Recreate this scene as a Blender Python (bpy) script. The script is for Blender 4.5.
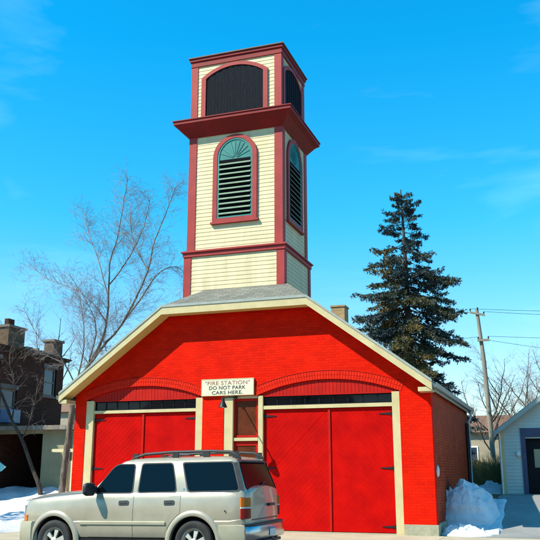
import bpy, bmesh, math, random
from math import sin, cos, pi, radians, sqrt, atan2
from mathutils import Vector, Matrix, noise
from mathutils.geometry import tessellate_polygon

S = bpy.context.scene
COL = S.collection
for o in list(bpy.data.objects): bpy.data.objects.remove(o)

# ------------------------------------------------------------------ materials
def newmat(name):
    m = bpy.data.materials.new(name); m.use_nodes = True
    nt = m.node_tree; b = nt.nodes['Principled BSDF']
    return m, nt, b
def N(nt, t, **kw):
    n = nt.nodes.new(t)
    for k, v in kw.items():
        if k in n.inputs: n.inputs[k].default_value = v
        else: setattr(n, k, v)
    return n
def L(nt, a, b): nt.links.new(a, b)
def ramp(nt, fac, stops):
    r = nt.nodes.new('ShaderNodeValToRGB'); L(nt, fac, r.inputs[0])
    e = r.color_ramp.elements
    while len(e) < len(stops): e.new(.5)
    for i, (p, c) in enumerate(stops):
        e[i].position = p; e[i].color = (*c, 1) if len(c) == 3 else c
    return r.outputs[0]
def mixc(nt, f, a, b, mode='MIX'):
    m = nt.nodes.new('ShaderNodeMix'); m.data_type = 'RGBA'; m.blend_type = mode
    for s, v in ((0, f), (6, a), (7, b)):
        if hasattr(v, 'links') or hasattr(v, 'is_linked'): L(nt, v, m.inputs[s])
        else: m.inputs[s].default_value = v if s == 0 else (*v, 1)
    return m.outputs[2]
def bump(nt, b, h, strength=.4, dist=.01):
    n = nt.nodes.new('ShaderNodeBump'); n.inputs['Strength'].default_value = strength
    n.inputs['Distance'].default_value = dist; L(nt, h, n.inputs['Height']); L(nt, n.outputs[0], b.inputs['Normal'])
def coords(nt, kind='UV', scale=(1, 1, 1)):
    t = nt.nodes.new('ShaderNodeTexCoord'); mp = nt.nodes.new('ShaderNodeMapping')
    mp.inputs['Scale'].default_value = scale; L(nt, t.outputs[kind], mp.inputs[0]); return mp.outputs[0]
def mottled(name, c1, c2, scale=3, rough=.6, bmp=.15, spec=.4, kind='Object', metallic=0, detail=6, stretch=(1, 1, 1), fine=60, bd=.01):
    m, nt, b = newmat(name); v = coords(nt, kind, stretch)
    n = N(nt, 'ShaderNodeTexNoise', Scale=scale, Detail=detail, Roughness=.65); L(nt, v, n.inputs['Vector'])
    c = ramp(nt, n.outputs[0], [(.32, c1), (.68, c2)]); L(nt, c, b.inputs['Base Color'])
    b.inputs['Roughness'].default_value = rough; b.inputs['Specular IOR Level'].default_value = spec
    b.inputs['Metallic'].default_value = metallic
    if bmp:
        n2 = N(nt, 'ShaderNodeTexNoise', Scale=fine, Detail=4); L(nt, v, n2.inputs['Vector']); bump(nt, b, n2.outputs[0], bmp, bd)
    return m
def brickmat(name, c1, c2, mortar, w=.21, h=.075, ms=.009, bs=.5, rough=.65, var=.35, bd=.012, soil=None):
    m, nt, b = newmat(name); v = coords(nt, 'UV')
    nz = N(nt, 'ShaderNodeTexNoise', Scale=7, Detail=3); L(nt, v, nz.inputs['Vector'])
    vv = nt.nodes.new('ShaderNodeVectorMath'); vv.operation = 'MULTIPLY_ADD'
    L(nt, nz.outputs[1], vv.inputs[0]); vv.inputs[1].default_value = (.035, .022, 0); L(nt, v, vv.inputs[2])
    bt = N(nt, 'ShaderNodeTexBrick', Scale=1.0); L(nt, vv.outputs[0], bt.inputs['Vector'])
    bt.inputs['Mortar Size'].default_value = ms; bt.inputs['Mortar Smooth'].default_value = .3
    bt.inputs['Brick Width'].default_value = w; bt.inputs['Row Height'].default_value = h
    bt.inputs['Color1'].default_value = (*c1, 1); bt.inputs['Color2'].default_value = (*c2, 1); bt.inputs['Mortar'].default_value = (*mortar, 1)
    big = N(nt, 'ShaderNodeTexNoise', Scale=1.3, Detail=8, Roughness=.7); L(nt, v, big.inputs['Vector'])
    g = ramp(nt, big.outputs[0], [(.3, (1 - var,) * 3), (.65, (1, 1, 1))])
    c = mixc(nt, 1.0, bt.outputs[0], g, 'MULTIPLY')
    if soil:
        sn = N(nt, 'ShaderNodeTexNoise', Scale=3.1, Detail=10, Roughness=.75); L(nt, v, sn.inputs['Vector'])
        f = ramp(nt, sn.outputs[0], [(.56, (0, 0, 0)), (.72, (1, 1, 1))])
        c = mixc(nt, f, c, soil)
    L(nt, c, b.inputs['Base Color']); b.inputs['Roughness'].default_value = rough; b.inputs['Specular IOR Level'].default_value = .05
    fn = N(nt, 'ShaderNodeTexNoise', Scale=45, Detail=4); L(nt, v, fn.inputs['Vector'])
    inv = nt.nodes.new('ShaderNodeMath'); inv.operation = 'MULTIPLY_ADD'; L(nt, bt.outputs['Fac'], inv.inputs[0]); inv.inputs[1].default_value = -1.2
    L(nt, fn.outputs[0], inv.inputs[2]); bump(nt, b, inv.outputs[0], bs, bd)
    return m
def plain(name, c, rough=.5, metallic=0, coat=0, spec=.5):
    m, nt, b = newmat(name); b.inputs['Base Color'].default_value = (*c, 1); b.inputs['Roughness'].default_value = rough
    b.inputs['Metallic'].default_value = metallic; b.inputs['Coat Weight'].default_value = coat; b.inputs['Specular IOR Level'].default_value = spec
    return m

M = {}
M['brick_red'] = brickmat('painted_brick_red', (.78, .013, .001), (.66, .009, .001), (.64, .008, .001), var=.28, bs=.6, ms=.006, soil=(.56, .010, .001))
M['brick_side'] = brickmat('weathered_red_brick', (.52, .050, .014), (.36, .028, .010), (.34, .12, .05), var=.4, bs=.6, soil=(.46, .10, .02))
M['brick_arch'] = mottled('arch_brick_paint', (.52, .010, .001), (.68, .016, .001), 6, .6, .3, .12)
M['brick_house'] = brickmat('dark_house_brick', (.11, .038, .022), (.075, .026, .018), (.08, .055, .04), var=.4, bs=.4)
M['door_red'] = mottled('door_paint_red', (.36, .0012, .001), (.52, .003, .001), 1.6, .55, .25, .05, fine=25, bd=.004)
M['panel_red'] = mottled('board_paint_red', (.36, .004, .001), (.46, .008, .002), 3, .55, .3, .15)
M['trim_red'] = mottled('trim_paint_red', (.27, .026, .024), (.36, .036, .032), 2, .55, .15, .25)
M['trim_dark'] = mottled('cornice_paint_red', (.17, .005, .006), (.24, .008, .008), 2, .55, .15, .25)
M['cap_dark'] = mottled('tower_cap_metal', (.10, .05, .045), (.15, .07, .06), 3, .6, .1)
M['siding'] = mottled('clapboard_cream', (.52, .43, .25), (.68, .57, .35), 1.8, .6, .2, stretch=(2, 2, .35))
M['cream'] = mottled('trim_cream', (.47, .38, .19), (.57, .47, .25), 2.5, .5, .12)
M['cream_y'] = mottled('soffit_cream', (.56, .42, .12), (.64, .49, .17), 2.5, .6, .12)
M['shingle'] = brickmat('grey_shingles', (.24, .23, .19), (.17, .17, .145), (.10, .10, .09), w=.3, h=.14, ms=.008, bs=.6, var=.35)
M['edge_grey'] = mottled('eave_metal', (.26, .28, .25), (.34, .36, .32), 4, .45, .1)
M['teal'] = mottled('teal_paint', (.003, .13, .12), (.006, .19, .17), 4, .5, .15)
M['louvre'] = mottled('louvre_paint', (.13, .20, .14), (.20, .27, .18), 5, .55, .1)
M['dark'] = plain('dark_void', (.004, .005, .007), .9, spec=.1)
M['vent_board'] = mottled('belfry_boards', (.005, .007, .012), (.014, .016, .024), 5, .85, .3, .1, stretch=(8, 8, 1))
M['glass'] = plain('dark_glass', (.002, .003, .005), .04, spec=.2)
M['glass_rear'] = plain('tinted_rear_glass', (.006, .003, .004), .12, spec=.04)
M['glass_h'] = plain('house_glass', (.03, .05, .08), .08, spec=.5)
M['glass_red'] = mottled('door_glass_red', (.07, .018, .008), (.14, .035, .014), 2, .3, 0, .08)
M['iron'] = plain('black_iron', (.012, .012, .013), .5, .4)
M['concrete'] = mottled('concrete', (.34, .29, .20), (.44, .38, .27), 1.7, .85, .35)
M['concrete_g'] = mottled('driveway_concrete', (.18, .18, .17), (.26, .255, .24), .9, .85, .35)
M['found'] = mottled('foundation_stone', (.25, .24, .16), (.38, .36, .25), 5, .85, .6, fine=20)
M['asphalt'] = mottled('asphalt', (.045, .045, .047), (.07, .07, .07), 4, .9, .4)
M['paint_white'] = mottled('white_paint', (.74, .74, .72), (.82, .82, .80), 4, .5, .1)
M['paint_yellow'] = mottled('road_yellow', (.6, .4, .03), (.7, .48, .05), 8, .7, .2)
M['gut_white'] = mottled('downspout_white', (.55, .57, .55), (.7, .7, .68), 4, .4, .05)
M['black_txt'] = plain('sign_black', (.02, .018, .015), .6)
M['brown_txt'] = plain('sign_brown', (.22, .07, .03), .6)
M['signwhite'] = mottled('sign_face', (.58, .54, .38), (.68, .63, .46), 3, .5, .08)
M['grass'] = mottled('dead_grass', (.10, .085, .03), (.18, .145, .05), 1.4, .95, .9, fine=35, bd=.05)
M['siding_g'] = mottled('garage_siding', (.42, .46, .42), (.50, .54, .49), 2, .6, .15)
M['roof_brown'] = mottled('roof_brown', (.14, .07, .04), (.22, .12, .07), 5, .8, .4)
M['far_cream'] = mottled('far_siding', (.28, .24, .17), (.36, .31, .23), 2, .7, .1)
M['navy'] = mottled('door_trim_navy', (.035, .04, .09), (.05, .055, .11), 3, .5, .1)
M['door_black'] = mottled('dark_door', (.003, .003, .005), (.007, .007, .009), 3, .6, .1, .15)
M['wood_grey'] = mottled('weathered_wood', (.16, .14, .11), (.28, .25, .20), 3, .85, .5, stretch=(1, 1, .15))
M['wood_cream'] = mottled('cream_fence', (.5, .44, .26), (.6, .52, .32), 3, .7, .3)
M['wall_shed'] = mottled('shed_wall', (.24, .22, .13), (.32, .30, .18), 1.5, .8, .2)
M['ac_blue'] = mottled('pale_blue_metal', (.14, .24, .40), (.2, .3, .46), 3, .45, .1)
M['tealboard'] = mottled('pale_teal', (.12, .42, .45), (.2, .5, .52), 3, .5, .1)
M['chimney'] = brickmat('tan_brick', (.46, .30, .14), (.36, .22, .09), (.40, .35, .28), w=.2, h=.07, bs=.5)
M['chimney_d'] = brickmat('shade_dimmed_brick', (.17, .11, .065), (.12, .08, .05), (.16, .13, .10), w=.2, h=.07, bs=.5)  # tan chimney brick, darkened in colour for the shade on the left house
M['frame_d'] = mottled('shade_dimmed_frame', (.20, .17, .13), (.28, .24, .18), 3, .6, .1)  # brown-grey frames, colour dimmed to stand in for that house's shade
M['stone'] = mottled('cornice_stone', (.12, .10, .08), (.2, .17, .13), 4, .8, .4)
# car
def carpaint():
    m, nt, b = newmat('pewter_car_paint'); v = coords(nt, 'Object')
    b.inputs['Base Color'].default_value = (.50, .47, .36, 1); b.inputs['Metallic'].default_value = .2
    b.inputs['Roughness'].default_value = .34; b.inputs['Coat Weight'].default_value = .7; b.inputs['Coat Roughness'].default_value = .05
    n = N(nt, 'ShaderNodeTexNoise', Scale=2.5, Detail=8, Roughness=.7); L(nt, v, n.inputs['Vector'])
    L(nt, ramp(nt, n.outputs[0], [(.3, (.33, .285, .20)), (.7, (.41, .355, .26))]), b.inputs['Base Color'])
    s = nt.nodes.new('ShaderNodeSeparateXYZ'); L(nt, v, s.inputs[0])
    return m
M['car'] = carpaint()
M['car_low'] = mottled('bumper_cover', (.31, .285, .19), (.38, .35, .25), 3, .42, .05)
M['rubber'] = mottled('tyre_rubber', (.014, .014, .014), (.03, .03, .028), 6, .8, .3)
M['alloy'] = plain('alloy', (.55, .52, .44), .5, .6)
M['chrome'] = plain('chrome', (.42, .43, .45), .22, 1)
M['blackplastic'] = mottled('black_plastic', (.015, .015, .016), (.03, .03, .03), 8, .55, .15)
M['lens_red'] = plain('red_lens', (.30, .006, .004), .25, spec=.3)
M['lens_amber'] = plain('amber_lens', (.50, .13, .01), .25, spec=.3)
M['lens_clear'] = plain('clear_lens', (.6, .62, .6), .1, spec=.8, coat=.5)
M['plate'] = mottled('plate_face', (.62, .62, .60), (.7, .7, .66), 10, .4, .05)
M['blue_plate'] = plain('blue_band', (.03, .08, .35), .4)
def snowmat():
    m, nt, b = newmat('snow'); v = coords(nt, 'Object')
    n = N(nt, 'ShaderNodeTexNoise', Scale=2.2, Detail=10, Roughness=.7); L(nt, v, n.inputs['Vector'])
    sp = N(nt, 'ShaderNodeTexNoise', Scale=26, Detail=5, Roughness=.8); L(nt, v, sp.inputs['Vector'])
    spf = ramp(nt, sp.outputs[0], [(.64, (0, 0, 0)), (.74, (1, 1, 1))])
    base = ramp(nt, n.outputs[0], [(.25, (.66, .69, .73)), (.6, (.84, .87, .90))])
    L(nt, mixc(nt, spf, base, (.34, .30, .24)), b.inputs['Base Color'])
    b.inputs['Roughness'].default_value = .75; b.inputs['Specular IOR Level'].default_value = .25
    n2 = N(nt, 'ShaderNodeTexNoise', Scale=14, Detail=8, Roughness=.75); L(nt, v, n2.inputs['Vector'])
    bump(nt, b, n2.outputs[0], .9, .07); return m
M['snow'] = snowmat()
def barkmat(name, a, c, sc=6):
    return mottled(name, a, c, sc, .9, .8, stretch=(1, 1, .25), fine=18, bd=.03)
M['bark'] = barkmat('tree_bark', (.025, .018, .015), (.24, .19, .14), 9)
M['bark_d'] = barkmat('dark_bark', (.02, .015, .012), (.08, .06, .045))
M['twig'] = mottled('twig_bark', (.17, .12, .11), (.30, .23, .20), 3, .8, 0)
M['twig_g'] = mottled('twig_grey', (.13, .10, .08), (.24, .18, .15), 3, .8, 0)
def needlemat():
    m, nt, b = newmat('spruce_needles')
    a = nt.nodes.new('ShaderNodeAttribute'); a.attribute_name = 'tint'
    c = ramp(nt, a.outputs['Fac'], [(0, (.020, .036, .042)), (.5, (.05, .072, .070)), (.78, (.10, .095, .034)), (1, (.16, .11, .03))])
    L(nt, c, b.inputs['Base Color']); b.inputs['Roughness'].default_value = .7; b.inputs['Specular IOR Level'].default_value = .3
    return m
M['needle'] = needlemat()
M['shrub'] = mottled('shrub_twigs', (.34, .20, .07), (.50, .33, .13), 4, .9, 0)
M['shrub_g'] = mottled('shrub_green', (.22, .16, .05), (.32, .25, .09), 4, .9, 0)

# ------------------------------------------------------------------ mesh helpers
ORG = {}
class MB:
    def __init__(s): s.v = []; s.f = []
    def add(s, vs, fs):
        k = len(s.v); s.v += [tuple(p) for p in vs]; s.f += [tuple(i + k for i in f) for f in fs]; return s
    def box(s, x0, x1, y0, y1, z0, z1):
        return s.add([(x0, y0, z0), (x1, y0, z0), (x1, y1, z0), (x0, y1, z0), (x0, y0, z1), (x1, y0, z1), (x1, y1, z1), (x0, y1, z1)],
                     [(0, 3, 2, 1), (4, 5, 6, 7), (0, 1, 5, 4), (1, 2, 6, 5), (2, 3, 7, 6), (3, 0, 4, 7)])
    def quad(s, a, b, c, d): return s.add([a, b, c, d], [(0, 1, 2, 3)])
    def prism(s, poly, f0, f1):
        """poly list of 2D points; f0/f1 map (u,v)->3D for two sides"""
        n = len(poly); vs = [f0(*p) for p in poly] + [f1(*p) for p in poly]
        tr = tessellate_polygon([[Vector((p[0], p[1], 0)) for p in poly]])
        fs = [tuple(t) for t in tr] + [tuple(n + i for i in reversed(t)) for t in tr]
        fs += [(i, (i + 1) % n, n + (i + 1) % n, n + i) for i in range(n)]
        return s.add(vs, fs)
    def tube(s, pts, rads, n=6, cap=True):
        k0 = len(s.v); m = len(pts); up = None
        for i, p in enumerate(pts):
            p = Vector(p); d = (Vector(pts[min(i + 1, m - 1)]) - Vector(pts[max(i - 1, 0)]))
            if d.length < 1e-9: d = Vector((0, 0, 1))
            d.normalize()
            if up is None: up = d.orthogonal().normalized()
            up = (up - d * up.dot(d)); up = up.normalized() if up.length > 1e-6 else d.orthogonal().normalized()
            w = d.cross(up); r = rads[i] if hasattr(rads, '__len__') else rads
            for j in range(n):
                a = 2 * pi * j / n; s.v.append(tuple(p + (up * cos(a) + w * sin(a)) * r))
        for i in range(m - 1):
            for j in range(n):
                a = k0 + i * n + j; b = k0 + i * n + (j + 1) % n
                s.f.append((a, b, b + n, a + n))
        if cap:
            s.f.append(tuple(k0 + j for j in reversed(range(n)))); s.f.append(tuple(k0 + (m - 1) * n + j for j in range(n)))
        return s
    def lathe(s, prof, n=32, axis='z', c=(0, 0, 0), closed=False):
        k0 = len(s.v); m = len(prof)
        for r, h in prof:
            for j in range(n):
                a = 2 * pi * j / n
                if axis == 'z': p = (c[0] + r * cos(a), c[1] + r * sin(a), c[2] + h)
                else: p = (c[0] + r * cos(a), c[1] + h, c[2] + r * sin(a))
                s.v.append(p)
        for i in range(m - 1 + (1 if closed else 0)):
            i2 = (i + 1) % m
            for j in range(n):
                s.f.append((k0 + i * n + j, k0 + i * n + (j + 1) % n, k0 + i2 * n + (j + 1) % n, k0 + i2 * n + j))
        if not closed:
            s.f.append(tuple(k0 + j for j in range(n))); s.f.append(tuple(k0 + (m - 1) * n + j for j in range(n)))
        return s
    def build(s, name, mat, parent=None, org=None, smooth=None, local=False, fixn=True):
        o0 = Vector((0, 0, 0))
        if not local:
            o0 = Vector(ORG[parent.name]) if parent is not None else Vector(org or (0, 0, 0))
        me = bpy.data.meshes.new(name); me.from_pydata([tuple(Vector(p) - o0) for p in s.v], [], s.f)
        if fixn:
            bm = bmesh.new(); bm.from_mesh(me); bmesh.ops.recalc_face_normals(bm, faces=bm.faces); bm.to_mesh(me); bm.free()
        uv = me.uv_layers.new(name='UVMap'); 
        for p in me.polygons:
            nx, ny, nz = abs(p.normal.x), abs(p.normal.y), abs(p.normal.z)
            for li in p.loop_indices:
                c = me.vertices[me.loops[li].vertex_index].co + o0
                if nz > .9: uv.data[li].uv = (c.x, c.y)
                elif ny > nx: uv.data[li].uv = (c.x, c.z if nz < .3 else c.y * 1.1 + c.z * .3)
                else: uv.data[li].uv = (c.y, c.z * (1 if nz < .3 else 1.3))
        me.materials.append(M[mat] if isinstance(mat, str) else mat)
        if smooth:
            me.shade_smooth(); me.set_sharp_from_angle(angle=radians(smooth))
        o = bpy.data.objects.new(name, me); COL.objects.link(o)
        if parent is not None:
            o.parent = parent; ORG[o.name] = ORG[parent.name]
        else:
            o.location = o0; ORG[o.name] = tuple(o0)
        return o
def tag(o, label, cat, group=None):
    o['label'] = label; o['category'] = cat
    if group: o['group'] = group
    return o
def thing(name, loc, label, cat, group=None, local=False):
    o = bpy.data.objects.new(name, None); COL.objects.link(o); o.location = loc; ORG[o.name] = (0, 0, 0) if local else tuple(loc)
    return tag(o, label, cat, group)
def structure(o): o['kind'] = 'structure'; return o
def copytree(o, parent=None):
    c = o.copy(); COL.objects.link(c); ORG[c.name] = ORG[o.name]
    if parent is not None: c.parent = parent
    for ch in list(o.children): copytree(ch, c)
    return c
def smoothstep(t): t = max(0, min(1, t)); return t * t * (3 - 2 * t)
def gz(x, y):
    """height of the ground"""
    if y >= 21.8: return .85 * smoothstep((y - 22.2) / 5.4) + (0.012 * (y - 30) if y > 30 else 0)
    k = smoothstep((21.8 - y) / 6)
    z = -.004 * (21.8 - max(y, 16.6))
    if y < 16.6: z = -.085
    if y < 17.0: z += .015 * (x + 8) * smoothstep((17.0 - y) / .6) * (1 if -30 < x < 14 else 0)
    return z
def sheet(name, x0, x1, y0, y1, off, mat, nx=40, ny=40, edge=0, rough=0, rs=1.0, kind='structure', seed=0):
    mb = MB(); xs = [x0 + (x1 - x0) * i / nx for i in range(nx + 1)]; ys = [y0 + (y1 - y0) * j / ny for j in range(ny + 1)]
    for j, y in enumerate(ys):
        for i, x in enumerate(xs):
            px, py = x, y
            ex = min(i, nx - i) / nx * 2; ey = min(j, ny - j) / ny * 2
            if edge:
                if i in (0, nx): px += edge * noise.noise(Vector((y * .8, seed, 1)))
                if j in (0, ny): py += edge * noise.noise(Vector((x * .8, seed + 5, 2)))
            e = min(1, min(i, nx - i, j, ny - j) / 2.0)
            z = gz(px, py) + off * (e if rough else 1)
            if rough: z += e * rough * (abs(noise.fractal(Vector((x * rs, y * rs, seed)), 1, 2, 4)) + .15)
            mb.v.append((px, py, z))
    for j in range(ny):
        for i in range(nx):
            a = j * (nx + 1) + i; mb.f.append((a, a + 1, a + nx + 2, a + nx + 1))
    o = mb.build(name, mat, smooth=60); o['kind'] = kind
    return o

# ------------------------------------------------------------------ setting
def ground():
    mb = MB()
    def axis(lo, hi, a, b, step):
        r = []; v = a
        while v <= b + 1e-6: r.append(v); v += step
        ext = []; d = step; v = a
        while v > lo: d *= 1.5; v -= d; ext.append(max(v, lo))
        ext.reverse(); r = ext + r; d = step; v = b
        while v < hi: d *= 1.5; v += d; r.append(min(v, hi))
        return r
    xs = axis(-900, 900, -40, 20, 1.0)
    ys = sorted(set([round(v, 3) for v in axis(-900, 1500, -4, 60, .5)] + [16.6, 16.58, 21.8]))
    for y in ys:
        for x in xs:
            z = gz(x, y) if y < 60 else gz(x, 60)
            if 3.6 < y < 16.59: z -= .06
            mb.v.append((x, y, z))
    n = len(xs)
    for j in range(len(ys) - 1):
        for i in range(n - 1):
            a = j * n + i; mb.f.append((a, a + 1, a + n + 1, a + n))
    o = mb.build('ground', 'grass', smooth=60, fixn=False); structure(o)
ground()
sheet('road', -60, 40, 3.8, 16.45, 0.0, 'asphalt', 60, 26)
o = MB(); 
for i in range(50):
    x = -60 + 2 * i; a = gz(x, 10) + .006; b = gz(x + 1.999, 10) + .006
    for yy in (9.95, 10.2): o.quad((x, yy, a), (x + 2, yy, b), (x + 2, yy + .1, b), (x, yy + .1, a))
structure(o.build('road_marking', 'paint_yellow', fixn=False))
o = MB()
for i in range(50):
    x = -60 + 2 * i
    a = gz(x, 16.3) - .02; b = gz(x, 16.7)
    o.box(x, x + 1.995, 16.45, 16.62, a - .1, max(b, a) + .012)
structure(o.build('kerb', 'concrete'))
sheet('apron', -14.6, -2.9, 16.64, 21.79, .010, 'concrete', 30, 16)
sheet('pavement', -2.895, 12, 16.64, 21.79, .008, 'concrete', 30, 16)
sheet('driveway', -1.9, 6.5, 21.795, 29.96, .012, 'concrete_g', 20, 24)
sheet('snowfield', -34, -14.25, 17.2, 28.6, .05, 'snow', 110, 70, edge=.8, rough=.22, rs=.9, seed=3, kind='stuff')
sheet('snowfield', -3.0, -1.95, 30.2, 34.0, .05, 'snow', 24, 24, edge=.5, rough=.3, rs=1.2, seed=9, kind='stuff')
sheet('snowfield', -3.02, -1.6, 22.6, 26.5, .03, 'snow', 50, 70, edge=.3, rough=.10, rs=1.6, seed=19, kind='stuff')
sheet('snowfield', -30, -14.5, 33, 44, .05, 'snow', 40, 24, edge=1.5, rough=.2, rs=.5, seed=12, kind='stuff')

# ------------------------------------------------------------------ fire station
YF = 21.8; XL, XR, YB = -14.02, -3.10, 31.0
XC = -8.64; SL = .735; EX = -14.30; EZ = 3.95; APEX = EZ + SL * (XC - EX)
def roofz(x): return APEX - SL * abs(x - XC)
FS = thing('fire_station', (XC, YF, 0), 'bright red painted brick fire station with cream tower and twin arched double doors', 'fire station')
ARCH = {'R': (-8.00, -3.94), 'L': (-13.64, -9.73)}
def arch_z(x, a, b, sp=3.74, rise=.38):
    c = (a + b) / 2; h = (b - a) / 2; R = (h * h + rise * rise) / (2 * rise)
    return sp + sqrt(max(0, R * R - (x - c) ** 2)) - (R - rise)
def open_top(x):
    for a, b in ARCH.values():
        if a < x < b: return arch_z(x, a, b)
    if -9.06 < x < -8.0: return 3.74
    return None
def front_wall():
    mb = MB(); brk = {XL, XR, XC, -13.64, -9.73, -9.06, -8.0, -3.94, -10.9, -6.38}
    x = XL
    while x < XR: brk.add(round(x, 4)); x += .13
    xs = sorted(brk); th = .32
    for x0, x1 in zip(xs, xs[1:]):
        if x1 - x0 < 1e-4: continue
        xm = (x0 + x1) / 2
        def top(x): return min(roofz(x), 6.42 + .0) - .16
        ot = open_top(xm)
        if ot is None: b0 = b1 = 0
        else:
            e = 1e-4; b0 = open_top(x0 + e); b1 = open_top(x1 - e)
        t0, t1 = top(x0), top(x1)
        for y, flip in ((YF, 0), (YF + th, 1)):
            # split vertically for tidy quads
            mb.quad((x0, y, b0), (x1, y, b1), (x1, y, t1), (x0, y, t0))
        if ot is not None: mb.quad((x0, YF, b0), (x1, YF, b1), (x1, YF + th, b1), (x0, YF + th, b0))
    for x, h in ((-13.64, 3.74), (-9.73, 3.74), (-9.06, 3.74), (-3.94, 3.74), (XL, 3.9), (XR, 3.9)):
        mb.quad((x, YF, 0), (x, YF + th, 0), (x, YF + th, h), (x, YF, h))
    return mb.build('front_wall', 'brick_red', FS, fixn=False)
FW = front_wall()
# brick arches (voussoirs)
for k, (a, b) in ARCH.items():
    mb = MB(); c = (a + b) / 2; h = (b - a) / 2; rise = .38; R = (h * h + rise * rise) / (2 * rise); zc = 3.74 + rise - R
    A = math.asin(h / R) + .01; n = 54
    for ring, (r0, r1) in enumerate(((R + .004, R + .115), (R + .124, R + .235))):
        for i in range(n):
            t0 = -A + 2 * A * (i + .07) / n; t1 = -A + 2 * A * (i + .93) / n
            q = [(c + r * sin(t), zc + r * cos(t)) for r, t in ((r0, t0), (r1, t0), (r1, t1), (r0, t1))]
            mb.prism(q, lambda u, v: (u, YF - .012 + random.uniform(0, .003), v), lambda u, v: (u, YF + .02, v))
    mb.build('brick_arch', 'brick_arch', FW)
    # drip line above
    pts = [(c + (R + .25) * sin(t), YF - .008, zc + (R + .25) * cos(t)) for t in [-A + 2 * A * i / 40 for i in range(41)]]
    MB().tube(pts, .014, 6).build('arch_drip', 'panel_red', FW)
# side / rear walls
mb = MB(); th = .3
sw = MB()
for i in range(20):
    y0 = YF + .32 + (YB - YF - .32) * i / 20; y1 = YF + .32 + (YB - YF - .32) * (i + 1) / 20
    sw.quad((XR, y0, 0), (XR, y1, 0), (XR, y1, 3.88), (XR, y0, 3.88))
sw.quad((XR, YF, 0), (XR, YF + .32, 0), (XR, YF + .32, 3.88), (XR, YF, 3.88))
sw.v = [(v[0] + (.0 if v[1] > YF + .33 else 0), v[1], v[2]) for v in sw.v]
sw.f = sw.f[:-1]
sw.build('side_wall', 'brick_side', FS, fixn=False)
o = MB().box(XR - .02, XR + .006, YF + .001, YF + .33, 0, 3.86).build('corner_paint', 'brick_red', FS)
MB().quad((XL, YF, 0), (XL, YB, 0), (XL, YB, 3.88), (XL, YF, 3.88)).build('side_wall', 'brick_side', FS, fixn=False)
MB().add([(XL, YB, 0), (XR, YB, 0), (XR, YB, 3.88), (XC, YB, APEX - .16), (XL, YB, 3.88)], [(0, 1, 2, 3, 4)]).build('rear_wall', 'brick_side', FS, fixn=False)
# foundation
for bb_ in ((-3.93, XR + .05, YF - .05, YF + .3, -.15, .28), (-14.08, -13.65, YF - .05, YF + .3, -.15, .28), (-9.72, -9.07, YF - .05, YF + .3, -.15, .24), (XR, XR + .05, YF + .302, YB, -.15, .30)):
    MB().box(*bb_).build('foundation', 'found', FS)
MB().box(-13.6, -3.95, YF + .02, YF + .55, -.1, .035).build('sill', 'concrete', FS)
# interior blocker floor / back of bays
MB().box(-13.9, -3.3, YF + .6, YF + .7, 0, 3.9).build('inner_partition', 'dark', FS)

def clip(poly, a, b, c):
    """keep a*x+b*y<=c"""
    out = []
    for i in range(len(poly)):
        p, q = poly[i], poly[(i + 1) % len(poly)]
        dp = a * p[0] + b * p[1] - c; dq = a * q[0] + b * q[1] - c
        if dp <= 0: out.append(p)
        if dp * dq < 0:
            t = dp / (dp - dq); out.append((p[0] + (q[0] - p[0]) * t, p[1] + (q[1] - p[1]) * t))
    return out
def inset(poly, d, flt=None):
    c = (sum(p[0] for p in poly) / len(poly), sum(p[1] for p in poly) / len(poly)); res = [p for p in poly]
    n = len(poly); area = sum(poly[i][0] * poly[(i + 1) % n][1] - poly[(i + 1) % n][0] * poly[i][1] for i in range(n))
    sgn = 1 if area > 0 else -1
    res = poly
    for i in range(n):
        p, q = poly[i], poly[(i + 1) % n]; dx, dy = q[0] - p[0], q[1] - p[1]; l = sqrt(dx * dx + dy * dy)
        if l < 1e-6: continue
        nx, ny = dy / l * sgn, -dx / l * sgn
        if flt and nx * flt[0] + ny * flt[1] < .9: continue
        res = clip(res, nx, ny, nx * p[0] + ny * p[1] - d)
        if not res: return []
    return res
def plank_leaf(x0, x1, z0, z1, y, ang, w=.115, name='door_leaf', parent=None, mat='door_red', backer=True):
    mb = MB(); u = (cos(ang), sin(ang)); nrm = (-sin(ang), cos(ang))
    cs = [nrm[0] * x + nrm[1] * z for x in (x0, x1) for z in (z0, z1)]
    k0 = int(min(cs) / w) - 1; k1 = int(max(cs) / w) + 1
    for k in range(k0, k1 + 1):
        poly = [(x0, z0), (x1, z0), (x1, z1), (x0, z1)]
        poly = clip(poly, nrm[0], nrm[1], (k + 1) * w); poly = clip(poly, -nrm[0], -nrm[1], -k * w)
        if len(poly) < 3: continue
        ins = inset(poly, .015, (-sin(abs(ang)), cos(ang)) if ang > 0 else (sin(abs(ang)), cos(ang)))
        if len(ins) != len(poly): 
            if len(ins) < 3: continue
            mb.prism(ins, lambda a, b: (a, y - .0025, b), lambda a, b: (a, y + .011, b)); mb.prism(poly, lambda a, b: (a, y + .002, b), lambda a, b: (a, y + .0115, b)); continue
        n = len(poly); jit = random.uniform(0, .001)
        vs = [(p[0], y + .0045, p[1]) for p in poly] + [(p[0], y - .002 - jit, p[1]) for p in ins]
        mb.add(vs, [tuple(range(n, 2 * n))] + [(i, (i + 1) % n, n + (i + 1) % n, n + i) for i in range(n)])
    mb.box(x0, x1, y + .012, y + .06, z0, z1)
    return mb.build(name, mat, parent)
def strap(x, z, dirn, y, parent):
    mb = MB(); x1 = x + dirn * .34
    mb.prism([(x, z - .035), (x1, z - .012), (x1 + dirn * .02, z), (x1, z + .012), (x, z + .035)], lambda a, b: (a, y, b), lambda a, b: (a, y - .012, b))
    mb.tube([(x, y - .012, z - .07), (x, y - .012, z + .07)], .018, 8)
    return mb.build('strap_hinge', 'iron', parent)
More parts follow.
